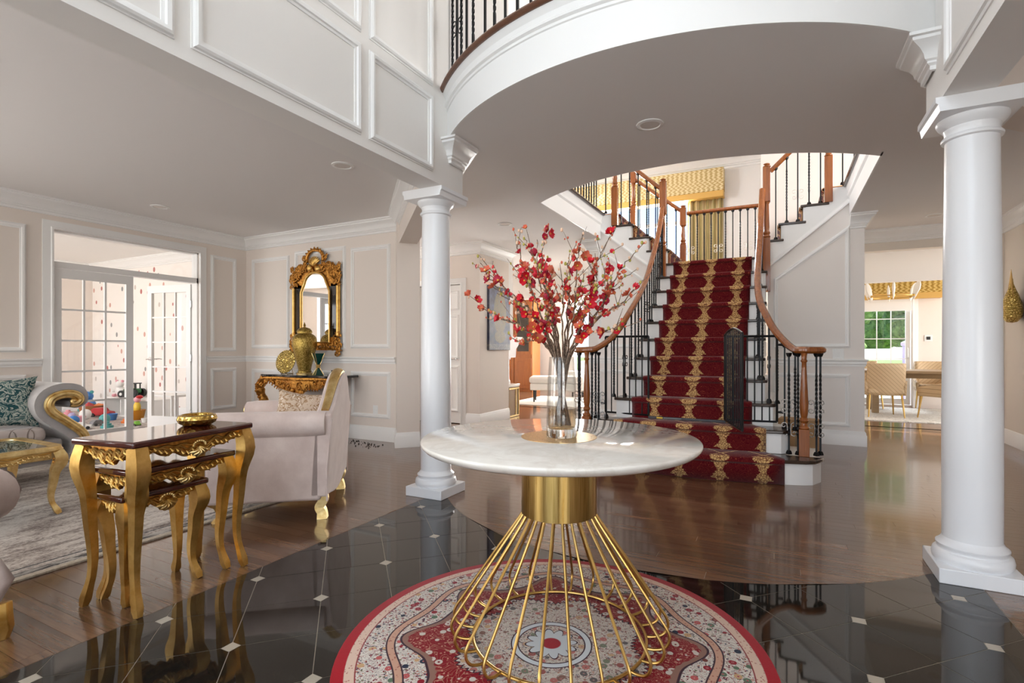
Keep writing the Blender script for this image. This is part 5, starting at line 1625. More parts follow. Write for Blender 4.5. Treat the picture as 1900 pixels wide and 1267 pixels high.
for bi, (tu, tv, dd) in enumerate(TIPS):
    d = 2.03 + dd
    tip = Vector((TX, TY, 0)) + RGT * ((tu - 1037) / 957.8 * d) + FWD * dd; tip.z = 1.131 - (tv - 646.8) * d / 957.8
    dr = (tip - Vector((VX, VY, tip.z))); dr.z = 0; dn = dr.normalized() if dr.length > 0 else RGT
    sprd = min(dr.length / 0.3, 1.0)
    rim = Vector((VX, VY, VZ + 0.315)) + dn * (0.036 * min(sprd + 0.15, 1.0))
    bot = Vector((VX, VY, VZ + 0.045)) - dn * gb.uniform(0.0, 0.03) + Vector((gb.uniform(-.016, .016), gb.uniform(-.016, .016), 0))
    m1 = rim.lerp(tip, 0.38) + Vector((0, 0, 0.03)) + Vector((gb.uniform(-.02, .02), gb.uniform(-.02, .02), 0)); m2 = rim.lerp(tip, 0.72) + Vector((gb.uniform(-.03, .03), gb.uniform(-.03, .03), gb.uniform(-.01, .03)))
    path = spl([bot, rim, m1, m2, tip], 7)
    for i in range(9, len(path) - 1): path[i] = path[i] + Vector((gb.uniform(-.006, .006), gb.uniform(-.006, .006), gb.uniform(-.005, .005)))
    n = len(path); rad = [lerp(0.0056, 0.0013, (i / (n - 1)) ** 0.8) for i in range(n)]
    side = side_of(tu)
    mb = MB().tube(path, rad, 6)
    twigs = []
    for q in range(gb.randint(3, 5)):
        i = int(lerp(0.42, 0.92, gb.random()) * (n - 1)); p = path[i]; tdir = (path[min(i + 1, n - 1)] - path[i - 1]).normalized()
        sd = Vector((gb.uniform(-1, 1), gb.uniform(-1, 1), gb.uniform(-0.2, 0.9))).normalized(); L = gb.uniform(0.04, 0.11)
        e1 = p + (tdir * 0.5 + sd * 0.6) * L * 0.5; e2 = p + (tdir * 0.7 + sd * 0.9) * L + Vector((0, 0, 0.01))
        tw = spl([p, e1, e2], 3); mb.tube(tw, [0.0018] + [0.0013] * (len(tw) - 2) + [0.0008], 4); twigs += [tw[2], tw[-2], tw[-1]]
    br = mb.build('flowering_branch', M['bark'], None)
    tag(br, '%shighest reaching red blossom branch of those leaning %s' % (ORD[rank[(tu, tv, dd)]], side) if 'upright' not in side else '%shighest of the red blossom branches rising %s' % (ORD[rank[(tu, tv, dd)]], side), 'branch', 'blossom branches in the vase')
    spots = [path[int(lerp(0.40, 0.94, gb.random()) * (n - 1))] for _ in range(6)] + [gb.choice(twigs) for _ in range(4)]
    for p in spots:
        s_ = gb.choice((0.010, 0.012, 0.015, 0.018, 0.022)); ax_ = Vector((gb.uniform(-1, 1), gb.uniform(-1.6, 0.6), gb.uniform(-0.2, 1))).normalized()
        e = ax_.to_track_quat('Z', 'Y').to_euler()
        inst('blossom', gb.choice(BLS), br, p + ax_ * 0.004, e, (s_, s_, s_))
    mb = MB()
    for _ in range(26):
        p = gb.choice(path[n // 2:] + twigs) + Vector((gb.uniform(-.007, .007), gb.uniform(-.007, .007), gb.uniform(-.005, .007))); mb.mi = gb.choice((0, 0, 1, 2)); r_ = gb.uniform(0.003, 0.0062)
        mb.ball(p, r_, r_, r_ * 1.3, 6, 4)
    mb.build('buds', [M['bud'], M['budg'], M['petal2']], br)['kind'] = 'stuff'

# ------------------------------------------------------------------ nest of gilded tables
def cabriole(h, sx, sy, w=0.030, kick=0.035, mat='goldleaf', steps=22):
    """gilded cabriole leg, top centre at origin height h, knee and toe pushed toward (sx,sy)"""
    mb = MB(); n = math.hypot(sx, sy); dx, dy = sx / n, sy / n
    path = []; rad = []
    for i in range(steps + 1):
        t = i / steps                        # 0 top .. 1 floor
        off = kick * (1.15 * math.exp(-((t - 0.13) / 0.13) ** 2) - 0.65 * math.exp(-((t - 0.70) / 0.20) ** 2) + 1.0 * max(0, (t - 0.80) / 0.2) ** 1.3)
        wd = w * (1.0 + 0.28 * math.exp(-((t - 0.14) / 0.12) ** 2)) * (1 - 0.50 * max(0, min(1, (t - 0.15) / 0.65))) * (1 + 0.5 * max(0, (t - 0.86) / 0.14) * (1 - 1.1 * max(0, (t - 0.95) / 0.05)))
        path.append((dx * off, dy * off, h * (1 - t))); rad.append(wd)
    mb.tube(path, rad, 4, twist=[PI / 4] * len(path), up=(1, 0, 0))
    return mb


def shell_mesh(r, mat='goldleaf'):
    mb = MB(); nr = 11
    def f(u, v):
        a = lerp(-1.25, 1.25, u); rr_ = r * (0.12 + 0.88 * v) * (1 + 0.06 * abs(math.sin(a * nr * 0.63)) * v)
        return (rr_ * math.sin(a), -0.020 * math.sin(PI * min(v * 0.92, 1)) * (0.55 + 0.6 * abs(math.cos(a * nr * 0.63))) - 0.002, -rr_ * math.cos(a))
    mb.grid(f, 44, 8)
    for k in range(9):
        a = lerp(-1.5, 1.5, k / 8); mb.ball((r * 0.62 * math.sin(a), -0.008, 0.05 * r + r * 0.42 * math.cos(a)), r * 0.12, r * 0.12, r * 0.12, 7, 5)
    return mb


def apron(L, hgt, mat_c='goldleaf'):
    """carved apron strip along x, length L, hanging from z=0 down; face at y=0 toward -y"""
    def low(u): return -hgt * (0.62 + 0.38 * math.cos((u - 0.5) * 2 * PI) * 0.6 + 0.10 * math.cos(u * 10 * PI))
    mb = MB(); n = 36
    for i in range(n):
        u0, u1 = i / n, (i + 1) / n
        x0, x1 = (u0 - 0.5) * L, (u1 - 0.5) * L
        mb.add([(x0, 0, 0), (x1, 0, 0), (x1, 0, low(u1)), (x0, 0, low(u0)), (x0, 0.014, 0), (x1, 0.014, 0), (x1, 0.014, low(u1)), (x0, 0.014, low(u0))], [(0, 3, 2, 1), (4, 5, 6, 7), (3, 7, 6, 2), (0, 1, 5, 4)])
    cv = MB()
    for j, (ph, am) in enumerate(((0.0, 0.14), (1.1, 0.16), (2.2, 0.12), (3.0, 0.10))):
        cv.tube([((i / 40 - 0.5) * L * 0.98, -0.004, low(i / 40) * (0.30 + 0.20 * j) + hgt * am * 0.5 * math.sin(i / 40 * 12 * PI + ph)) for i in range(41)], 0.0042, 5)
    k = 0
    while k < L / 0.026:
        x = (k + 0.5) * 0.026 - L / 2; u = x / L + 0.5; z = low(u) * 0.93
        cv.tube([(x - 0.011, -0.004, z + 0.022), (x - 0.002, -0.009, z + 0.008), (x + 0.010, -0.004, z - 0.004)], [0.002, 0.006, 0.0025], 5); k += 1
    return mb, cv


def nest_table(label, loc, rz, W, D, H, aph):
    t = thing('nesting_table', label, 'table', loc, rz, 'nest of gilded tables')
    MB().box(-W / 2, W / 2, -D / 2, D / 2, H - 0.028, H).build('table_top', M['mahog'], t, bevel=0.009, bseg=3)
    for sx in (1, -1):
        for sy in (1, -1):
            o = cabriole(H - 0.03, sx, sy * 0.35, 0.035, 0.026).build('leg', M['goldleaf'], t); o.location = (sx * (W / 2 - 0.045), sy * (D / 2 - 0.045), 0)
    for (L, px, py, r_) in ((D - 0.10, W / 2 - 0.03, 0, R(90)), (D - 0.10, -W / 2 + 0.03, 0, R(-90)), (W - 0.10, 0, -D / 2 + 0.03, 0), (W - 0.10, 0, D / 2 - 0.03, R(180))):
        a, cvg = apron(L, aph)
        o = a.build('apron', M['antique'], t); o.location = (px, py, H - 0.03); o.rotation_euler = (0, 0, r_)
        cvg.build('carving', M['goldleaf'], o)['kind'] = 'stuff'
        if L > W - 0.05 or W > 0.5:
            s_ = shell_mesh(0.050).build('shell', M['goldtrim'], o, recalc=False); s_.location = (0, -0.014, -aph * 0.42)
    return t


nest_table('largest gilded nesting table with glossy mahogany top, outermost of three', (-2.615, 1.465, 0), R(9), 0.375, 0.625, 0.742, 0.088)
nest_table('middle gilded nesting table tucked beneath the largest mahogany top', (-2.650, 1.470, 0), R(5), 0.295, 0.515, 0.605, 0.075)
nest_table('smallest gilded nesting table, innermost of the three', (-2.650, 1.405, 0), R(2), 0.230, 0.395, 0.490, 0.066)
o = tag(MB().lathe([(0, 0), (0.06, 0), (0.082, 0.014), (0.090, 0.032), (0.084, 0.050), (0.068, 0.056), (0.062, 0.050), (0.060, 0.03), (0, 0.022)], 40).build('hammered_dish', M['hammer'], None), 'hammered gold dish on the largest nesting table', 'dish')
o.location = (-2.655, 1.615, 0.7422)

# ------------------------------------------------------------------ blush armchair
def armchair(label, loc, rz):
    t = thing('blush_armchair', label, 'armchair', loc, rz)
    def crest(x):
        a = min(abs(x) / 0.43, 1.0); return 0.70 + 0.255 * (0.5 + 0.5 * math.cos(PI * a)) ** 0.85
    xs_ = [lerp(-0.43, 0.43, i / 32) for i in range(33)]
    top = [(x, crest(x)) for x in xs_]
    bot = [(x, 0.13 - 0.025 * math.cos(x / 0.43 * PI)) for x in reversed(xs_)]
    lean = lambda z: -0.055 * max(0, (z - 0.35)) / 0.6
    mb = MB(); poly = top + bot; n = len(poly)
    vs = [(x, lean(z) - 0.01, z) for x, z in poly] + [(x, 0.10 + lean(z), z) for x, z in poly]
    m_ = len(xs_)
    fs = [(i, i + 1, n - 2 - i, n - 1 - i) for i in range(m_ - 1)] + [(n + i + 1, n + i, 2 * n - 1 - i, 2 * n - 2 - i) for i in range(m_ - 1)] + [(i, n + i, n + (i + 1) % n, (i + 1) % n) for i in range(n)]
    mb.add(vs, fs); mb.build('backrest', M['velvet'], t, recalc=True, bevel=0.012, bseg=3)
    pts = [(x, 0.045 + lean(crest(x)), crest(x) + 0.004) for x in xs_ if abs(x) < 0.40]
    MB().tube(pts, [0.018 + 0.012 * (1 - abs(p[0]) / 0.4) for p in pts], 10, flat=1.35).build('gold_crest', M['goldtrim'], t)
    mb = MB()
    for s_ in (1, -1): mb = MB().tube([(s_ * 0.435, -0.012 + lean(z), z) for z in [0.13 + 0.02 * i for i in range(28)]], 0.006, 6).build('piping', M['velvet'], t)
    for s_ in (1, -1):
        c_ = [(s_ * 0.40, lerp(0.0, 0.74, i / 10), 0.635) for i in range(11)]
        MB().tube(c_, [0.078, 0.084] + [0.085] * 7 + [0.084, 0.074], 20, flat=0.98).build('arm_roll', M['velvet'], t, angle=60)
        MB().box(s_ * 0.34, s_ * 0.43, 0.03, 0.73, 0.13, 0.60).build('arm_side', M['velvet'], t, bevel=0.02, bseg=3)
        mb = MB().tube([(s_ * 0.40 + 0.05 * math.cos(a) * (1 - a / 9), 0.748, 0.635 + 0.05 * math.sin(a) * (1 - a / 9)) for a in [k * 0.4 for k in range(18)]], 0.009, 6)
        mb.tube([(s_ * 0.43, 0.745, 0.60), (s_ * 0.41, 0.745, 0.45), (s_ * 0.42, 0.745, 0.3), (s_ * 0.39, 0.745, 0.13)], 0.012, 6).build('gold_front', M['goldtrim'], t)
        # feet
        o = MB().tube(spl([(0, 0, 0.17), (0, -0.012, 0.12), (0, 0.012, 0.08), (0, -0.004, 0.045), (0, -0.008, 0)], 5), [0.046, 0.046, 0.046, 0.045, 0.044, 0.043, 0.042, 0.041, 0.040, 0.039, 0.039, 0.039, 0.039, 0.040, 0.040, 0.040, 0.041, 0.042, 0.043, 0.044, 0.045], 4, twist=[PI / 4] * 21).build('foot', M['goldtrim'], t, bevel=0.003); o.location = (s_ * 0.37, 0.035, 0)
        o = cabriole(0.17, s_ * 0.5, 1, 0.034, 0.03, 'goldtrim', 12).build('foot', M['goldtrim'], t); o.location = (s_ * 0.36, 0.68, 0)
    MB().box(-0.35, 0.35, 0.06, 0.72, 0.15, 0.33).build('seat_frame', M['velvet'], t, bevel=0.02, bseg=3)
    MB().box(-0.33, 0.33, 0.10, 0.74, 0.33, 0.47).build('seat_cushion', M['velvet'], t, bevel=0.05, bseg=4)
    return t


armchair('blush velvet armchair with gold crest, its back to the column', (-2.93, 2.805, 0.0), R(126.9))


def cushion(name, label, loc, rot, s_, mat, thick=0.13):
    def f(u, v):
        a, b = 2 * u - 1, 2 * v - 1; k = 0.93 + 0.07 * (abs(a) ** 3 * abs(b) ** 3) * 1.6
        return a * s_ / 2 * (k - 0.05 * (1 - abs(b))), b * s_ / 2 * (k - 0.05 * (1 - abs(a))), thick / 2 * ((1 - a ** 4) * (1 - b ** 4)) ** 0.6
    mb = MB().grid(f, 14, 14); nb = len(mb.v)
    mb.grid(lambda u, v: (f(u, v)[0], f(u, v)[1], -f(u, v)[2]), 14, 14)
    o = mb.build(name, M[mat], None, recalc=True, angle=80); o.location = loc; o.rotation_euler = rot
    return tag(o, label, 'cushion')


cushion('throw_cushion', 'champagne ruched cushion lying on the blush armchair', (-3.22, 2.72, 0.645), (R(60), R(8), R(40)), 0.36, 'patch')

# ------------------------------------------------------------------ silver settee with gilded scroll arms
t = thing('scroll_settee', 'silver velvet settee with gilded scroll arm and quilted seat', 'settee', (-5.36, 2.12, 0.012), R(-90))
# local: +y toward the viewer room (+X world), +x is world -Y
SP = [(0.17, 0.20), (0.195, 0.30), (0.165, 0.40), (0.06, 0.505), (-0.03, 0.585), (-0.060, 0.650), (-0.035, 0.710), (0.044, 0.738), (0.118, 0.724), (0.148, 0.684), (0.125, 0.655), (0.088, 0.660)]
sp = spl([(-o_, 0, z) for o_, z in SP], 5)
for s_, x0 in ((1, 0.0), (-1, 1.65)):
    prof = [(x0 + s_ * p.x, p.z) for p in sp]
    nrm = []
    for i in range(len(prof)):
        a, b = prof[max(i - 1, 0)], prof[min(i + 1, len(prof) - 1)]; tx, tz = b[0] - a[0], b[1] - a[1]; l_ = math.hypot(tx, tz); nrm.append((-tz / l_, tx / l_))
    th = [0.040 + 0.030 * math.sin(PI * min(1, i / len(prof) * 1.15)) for i in range(len(prof))]
    th = [0.09 if i < len(prof) * 0.72 else lerp(0.09, 0.02, (i / len(prof) - 0.72) / 0.28) for i in range(len(prof))]
    band = [(p[0] + s_ * n_[0] * 0.012, p[1] + s_ * n_[1] * 0.012) for p, n_ in zip(prof, nrm)] + [(p[0] - s_ * n_[0] * h_, p[1] - s_ * n_[1] * h_) for p, n_, h_ in reversed(list(zip(prof, nrm, th)))]
    n = len(band); vs = [(x, yy, z) for yy in (-0.03, -0.40, -0.74) for x, z in band]
    fs = [(r_ * n + i, r_ * n + (i + 1) % n, (r_ + 1) * n + (i + 1) % n, (r_ + 1) * n + i) for r_ in range(2) for i in range(n)]
    h_ = n // 2
    for r_ in (0, 2): fs += [(r_ * n + i, r_ * n + i + 1, r_ * n + n - 2 - i, r_ * n + n - 1 - i) for i in range(h_ - 1)]
    MB().add(vs, fs).build('arm', M['silver'], t, recalc=True, angle=50)
    for off, rr_ in ((0.0, 0.021), (0.024, 0.012), (-0.024, 0.012)):
        MB().tube([(p[0] + n_[0] * off, -0.015 + (0.006 if off == 0 else 0), p[1] + n_[1] * off) for p, n_ in zip(prof, nrm)], rr_, 8, up=(0, 1, 0)).build('gilded_scroll', M['goldtrim'], t)
    MB().ball((x0 + s_ * -0.10, -0.008, 0.672), 0.026, 0.020, 0.026).build('scroll_eye', M['goldtrim'], t)
    o = cabriole(0.22, s_ * -0.4, 1, 0.045, 0.03, 'goldtrim', 14).build('leg', M['goldtrim'], t); o.location = (x0 - s_ * 0.17, -0.06, 0)
MB().box(-0.05, 1.70, -0.80, -0.06, 0.16, 0.36).build('seat_frame', M['silver'], t, bevel=0.02, bseg=3)
MB().box(-0.04, 1.69, -0.07, -0.025, 0.20, 0.30).build('gilded_rail', M['goldtrim'], t, bevel=0.012, bseg=3)
MB().box(0.06, 1.59, -0.70, -0.035, 0.35, 0.475).build('seat_cushion', M['quilt'], t, bevel=0.05, bseg=4)
MB().box(0.02, 1.63, -0.80, -0.68, 0.36, 0.80).build('backrest', M['silver'], t, bevel=0.04, bseg=3)
MB().tube(spl([(0.10, -0.74, 0.79), (0.3, -0.74, 0.86), (0.8, -0.74, 0.90), (1.35, -0.74, 0.86), (1.55, -0.74, 0.79)], 6), 0.028, 8).build('gilded_crest', M['goldtrim'], t)
cushion('throw_cushion', 'teal and grey damask cushion leaning in the settee corner', (-5.60, 1.845, 0.692), (R(73), R(0), R(76)), 0.42, 'teal', 0.14)

# ------------------------------------------------------------------ gilded coffee table with glass top
t = thing('coffee_table', 'gilded carved coffee table with an inset glass top', 'table', (-4.70, 1.20, 0.012))
HX, HY, HZ = 0.36, 0.56, 0.455
ring = []
for (cx_, cy_, a0) in ((HX - 0.10, HY - 0.10, 0), (-HX + 0.10, HY - 0.10, 90), (-HX + 0.10, -HY + 0.10, 180), (HX - 0.10, -HY + 0.10, 270)):
    for k in range(7): a = R(a0 + 15 * k); ring.append((cx_ + 0.10 * math.cos(a), cy_ + 0.10 * math.sin(a), HZ))
MB().sweep([(0.0, -0.03), (0.012, -0.018), (0.004, -0.006), (0.0, 0.008), (-0.03, 0.010), (-0.05, 0.002), (-0.055, -0.03)], ring, True).build('top_frame', M['goldtrim'], t, recalc=True)
MB().prism([(p[0] * 0.9, p[1] * 0.92) for p in ring], HZ - 0.008, HZ).build('glass_top', glass('tinted_table_glass', (0.75, 0.82, 0.82)), t, smooth=False)
for (L, px, py, r_) in ((2 * HY - 0.16, HX - 0.015, 0, R(90)), (2 * HY - 0.16, -HX + 0.015, 0, R(-90)), (2 * HX - 0.16, 0, -HY + 0.015, 0), (2 * HX - 0.16, 0, HY - 0.015, R(180))):
    a, cvg = apron(L, 0.085); o = a.build('apron', M['goldleaf'], t); o.location = (px, py, HZ - 0.028); o.rotation_euler = (0, 0, r_); cvg.build('carving', M['goldtrim'], o)['kind'] = 'stuff'
for sx in (1, -1):
    for sy in (1, -1):
        o = cabriole(HZ - 0.03, sx, sy, 0.038, 0.030).build('leg', M['goldtrim'], t); o.location = (sx * (HX - 0.05), sy * (HY - 0.05), 0)
        mb = MB()
        for k in range(8): mb.ball((0.020 * math.sin(k * 2.2) + 0.012 * sx, 0.020 * math.cos(k * 2.2) + 0.012 * sy, HZ - 0.045 - 0.016 * k * 0.5 - (0.008 * k if k > 7 else 0)), 0.012, 0.012, 0.010, 7, 5)
        mb.build('carving', M['antique'], o)['kind'] = 'stuff'
o = tag(MB().box(-1.55, 1.55, -1.65, 1.65, 0, 0.012).build('living_rug', M['greyrug'], None, bevel=0.003), 'large distressed grey rug on the living room boards', 'rug')
o.location = (-4.845, 1.05, 0)

# ------------------------------------------------------------------ second armchair, cropped by the frame
t = thing('shell_armchair', 'blush armchair with shell scrolled arm across from the gilded coffee table', 'armchair', (-2.68, 0.90, 0.0), R(74))
# local +y faces into the living room
c_ = (-0.06, 0.74, 0.43)
mb = MB()
def sc_(u, v):
    a = u * 2 * PI; rr_ = 0.138 * math.sin(PI * 0.5 * v) ** 0.7 * (1 + 0.03 * math.cos(a * 9) * v)
    return (c_[0] + rr_ * math.cos(a), c_[1] + 0.05 * (1 - v ** 2) - 0.03 * math.exp(-((v - 0.35) / 0.12) ** 2), c_[2] + rr_ * math.sin(a))
mb.grid(sc_, 36, 12); mb.build('arm_scroll', M['velvet'], t, recalc=True, angle=70)
MB().tube([(c_[0] + 0.01, 0.74, 0.43), (-0.10, 0.62, 0.43), (-0.15, 0.45, 0.44), (-0.17, 0.2, 0.46), (-0.15, 0.05, 0.5)], [0.135, 0.12, 0.08, 0.075, 0.07], 18).build('arm_roll', M['velvet'], t, angle=70)
MB().box(-0.80, -0.14, 0.0, 0.68, 0.12, 0.42).build('seat_frame', M['velvet'], t, bevel=0.03, bseg=3)
MB().tube([(-0.11, 0.05, 0.15), (-0.055, 0.0, 0.17), (-0.03, -0.01, 0.24), (-0.055, 0.0, 0.31), (-0.11, 0.03, 0.34)], [0.03, 0.04, 0.05, 0.04, 0.03], 12).build('back_corner', M['velvet'], t, angle=70)
MB().box(-0.80, -0.17, -0.03, 0.10, 0.14, 0.86).build('backrest', M['velvet'], t, bevel=0.04, bseg=3)
for x, y in ((-0.02, 0.03), (-0.72, 0.03), (-0.16, 0.62), (-0.70, 0.62)):
    o = MB().tube([(0, 0, 0.14), (0.0, -0.01, 0.09), (0.008, 0, 0.04), (0, 0, 0)], [0.036, 0.038, 0.034, 0.028], 6).build('foot', M['goldleaf'], t, bevel=0.004); o.location = (x, y, 0)

# ------------------------------------------------------------------ carved console table
t = thing('console_table', 'carved gilt console table with black serpentine marble top', 'table', (-5.40, 4.895, 0))
t.scale = (0.79, 1, 1)
n = 40
fr = lambda x: -0.42 - 0.03 * math.cos(x / 0.9 * 2 * PI) + 0.10 * max(0, (abs(x) - 0.62) / 0.28) ** 2
top = [(lerp(-0.90, 0.90, i / n), fr(lerp(-0.90, 0.90, i / n))) for i in range(n + 1)]
MB().prism([*top, (0.88, -0.03), (-0.88, -0.03)], 0.772, 0.802).build('marble_top', M['blackmarble'], t, bevel=0.008)
# apron following the serpentine front
lowf = lambda x: 0.77 - 0.085 - 0.16 * math.exp(-(x / 0.34) ** 2) - 0.03 * math.cos(x * 14) - 0.03 * (abs(x) > 0.7)
vs = []; fs = []
for i, (x, y) in enumerate([(lerp(-0.86, 0.86, k / 60), fr(lerp(-0.86, 0.86, k / 60)) + 0.03) for k in range(61)]):
    vs += [(x, y, 0.772), (x, y - 0.008, lerp(0.772, lowf(x), 0.5)), (x, y + 0.004, lowf(x)), (x, y + 0.03, lowf(x)), (x, y + 0.03, 0.772)]
for i in range(60):
    a, b = 5 * i, 5 * i + 5
    for e in range(5): fs.append((a + e, a + (e + 1) % 5, b + (e + 1) % 5, b + e))
ap_ = MB().add(vs, fs).build('apron', M['antique'], t, recalc=True)


def volute(mb, c, r0, turns, d, rad, ny=0.0, flip=1, a0=0.0):
    pts = []
    N = int(18 * turns)
    for i in range(N + 1):
        q = i / N; a = a0 + flip * q * turns * 2 * PI; r_ = r0 * (1 - 0.85 * q)
        pts.append((c[0] + r_ * math.cos(a), c[1] - d * math.sin(q * PI) * 0.3, c[2] + r_ * math.sin(a)))
    mb.tube(pts, [rad * (1 - 0.45 * i / N) for i in range(N + 1)], 6, up=(0, 1, 0))
    mb.ball((c[0], c[1] - 0.004, c[2]), rad * 1.5, rad * 1.3, rad * 1.5, 8, 5)


def leaf(mb, p, ang, L, w, y):
    """acanthus lobe"""
    ca, sa = math.cos(ang), math.sin(ang)
    path = [(p[0] + ca * L * q, y - 0.012 * math.sin(q * PI), p[2] + sa * L * q + 0.0) for q in (0, 0.25, 0.5, 0.75, 1)]
    mb.tube(path, [w * 0.5, w, w * 0.9, w * 0.6, w * 0.15], 6, up=(0, 1, 0))


gk = random.Random(4)
mb = MB()
for s_ in (1, -1):
    for (x, z, r_, tn, fl_) in ((0.12, 0.66, 0.060, 1.4, 1), (0.26, 0.665, 0.048, 1.3, -1), (0.40, 0.70, 0.040, 1.2, 1), (0.54, 0.705, 0.036, 1.2, -1), (0.68, 0.70, 0.034, 1.2, 1), (0.20, 0.60, 0.032, 1.2, 1)):
        volute(mb, (s_ * x, fr(x) + 0.016, z), r_, tn, 0.02, 0.0095, 0, fl_ * s_, 0.6)
    for k in range(16):
        x = 0.05 + 0.05 * k; leaf(mb, (s_ * x, 0, lowf(x) + 0.012), R(-60) if s_ > 0 else R(-120), 0.035, 0.011, fr(x) + 0.022)
    for k in range(14):
        x = 0.06 + 0.055 * k; leaf(mb, (s_ * x, 0, 0.745 - 0.01 * (k % 2)), R(-20 + 40 * (k % 2)) if s_ > 0 else R(200 - 40 * (k % 2)), 0.045, 0.009, fr(x) + 0.018)
for k in range(9): leaf(mb, (0, 0, 0.60), R(-150 + 15 * k), 0.075, 0.012, fr(0) + 0.012)
mb.ball((0, fr(0) + 0.01, 0.615), 0.035, 0.02, 0.03)
mb.build('carving', M['antique'], ap_)['kind'] = 'stuff'
def console_leg(x, y0, sgn, sc=1.0):
    pts = spl([(x, y0, 0.76), (x + sgn * 0.055, y0 - 0.03, 0.68), (x + sgn * 0.075, y0 - 0.035, 0.60), (x + sgn * 0.045, y0 - 0.01, 0.48), (x - sgn * 0.02, y0 + 0.05, 0.34), (x - sgn * 0.045, y0 + 0.09, 0.22), (x - sgn * 0.03, y0 + 0.10, 0.10), (x - sgn * 0.0, y0 + 0.08, 0.03), (x + sgn * 0.01, y0 + 0.06, 0.0)], 6)
    N = len(pts); rad = [sc * lerp(0.062, 0.036, min(i / N * 1.3, 1)) * (1 + 0.12 * math.sin(i * 1.1)) for i in range(N)]; rad[-1] *= 1.25; rad[-2] *= 1.2
    o = MB().tube(pts, rad, 10).build('leg', M['antique'], t, angle=70)
    mb = MB()
    for i in range(3, N - 4, 2):
        p = pts[i]
        for s_ in (-1, 0, 1): mb.tube([(p.x + s_ * 0.02, p.y - rad[i] * 0.85, p.z + 0.02), (p.x + s_ * 0.028 + sgn * 0.006, p.y - rad[i] * 1.05, p.z), (p.x + s_ * 0.012, p.y - rad[i] * 0.9, p.z - 0.03)], [0.004, 0.010, 0.003], 5)
    volute(mb, (pts[26].x, pts[26].y - 0.04, pts[26].z), 0.04, 1.3, 0.02, 0.010, 0, sgn)
    volute(mb, (pts[-4].x + sgn * 0.01, pts[-4].y - 0.045, 0.04), 0.03, 1.2, 0.02, 0.010, 0, sgn)
    mb.build('carving', M['antique'], o)['kind'] = 'stuff'


console_leg(0.72, -0.33, 1); console_leg(-0.80, -0.33, -1); console_leg(0.50, -0.19, 1, 0.75); console_leg(-0.45, -0.20, -1, 0.75)
CZ = 0.803
t = thing('embossed_plate', 'round embossed gold charger propped on the console', 'plate', (-5.77, 4.66, CZ), R(8))
mb = MB().lathe([(0, 0.022), (0.10, 0.018), (0.115, 0.010), (0.150, 0.0), (0.155, 0.004), (0.153, 0.010), (0.118, 0.022), (0.10, 0.030), (0, 0.034)], 48, cap=False)
mb.xf(Matrix.Translation((0, 0, 0.158)) @ Matrix.Rotation(R(78), 4, 'X')); mb.build('charger', M['emboss'], t)
MB().tube([(-0.05, 0.07, 0.004), (-0.05, -0.03, 0.004), (-0.05, -0.045, 0.03)], 0.004, 6).tube([(0.05, 0.07, 0.004), (0.05, -0.03, 0.004), (0.05, -0.045, 0.03)], 0.004, 6).tube([(-0.05, 0.07, 0.004), (0, 0.075, 0.16), (0.05, 0.07, 0.004)], 0.004, 6).build('easel', M['brass'], t)
t = thing('lidded_urn', 'tall etched gold lidded urn on the console before the mirror', 'urn', (-5.40, 4.64, CZ))
MB().lathe([(0, 0), (0.088, 0), (0.092, 0.012), (0.080, 0.022), (0.082, 0.045), (0.074, 0.055), (0.088, 0.12), (0.115, 0.22), (0.140, 0.33), (0.150, 0.40), (0.146, 0.45), (0.125, 0.495), (0.095, 0.515), (0.085, 0.520), (0.085, 0.53)], 48).build('body', M['urn'], t)
MB().lathe([(0.092, 0.528), (0.094, 0.538), (0.088, 0.56), (0.065, 0.585), (0.03, 0.598), (0.014, 0.602), (0.010, 0.615), (0.018, 0.625), (0.010, 0.637), (0.006, 0.655), (0, 0.672)], 32).build('lid', M['urn'], t)
MB().lathe([(0.094, 0.0), (0.096, 0.016), (0.086, 0.024)], 40, cap=False).build('foot_ring', M['goldtrim'], t)
t = thing('incense_burner', 'emerald and gold flared incense burner on the console', 'incense burner', (-5.125, 4.61, CZ), R(20))
MB().lathe([(0.075, 0), (0.07, 0.008), (0.045, 0.05), (0.022, 0.085), (0.02, 0.09)], 4).build('foot', M['emerald'], t, smooth=False)
MB().lathe([(0.02, 0.088), (0.03, 0.095), (0.022, 0.105), (0.03, 0.115), (0.022, 0.125), (0.026, 0.132)], 16).build('stem', M['goldtrim'], t)
mb = MB()
prof = [(0.026, 0.13), (0.05, 0.18), (0.068, 0.235)]
mb.lathe(prof + [(0.084, 0.27)], 4, cap=False).lathe([(0.07, 0.25), (0.045, 0.18), (0.02, 0.14)], 4, cap=True); mb.build('bowl', M['emerald'], t, smooth=False)
for k in range(4):
    a = PI / 2 * k; MB().tube([(0.026 * math.cos(a), 0.026 * math.sin(a), 0.13), (0.068 * math.cos(a), 0.068 * math.sin(a), 0.235), (0.086 * math.cos(a), 0.086 * math.sin(a), 0.272)], 0.004, 6).build('gold_rib', M['goldtrim'], t)
    MB().tube([(0.073 * math.cos(a), 0.073 * math.sin(a), 0.004), (0.045 * math.cos(a), 0.045 * math.sin(a), 0.05), (0.022 * math.cos(a), 0.022 * math.sin(a), 0.088)], 0.004, 6).build('gold_rib', M['goldtrim'], t)
t = thing('phone_stand', 'small black stand at the end of the console', 'stand', (-4.90, 4.62, CZ))
MB().box(-0.05, 0.05, -0.03, 0.03, 0, 0.010).build('base', M['black'], t, bevel=0.003); MB().box(0.005, 0.04, -0.02, 0.02, 0.010, 0.065).build('block', M['black'], t, bevel=0.003)

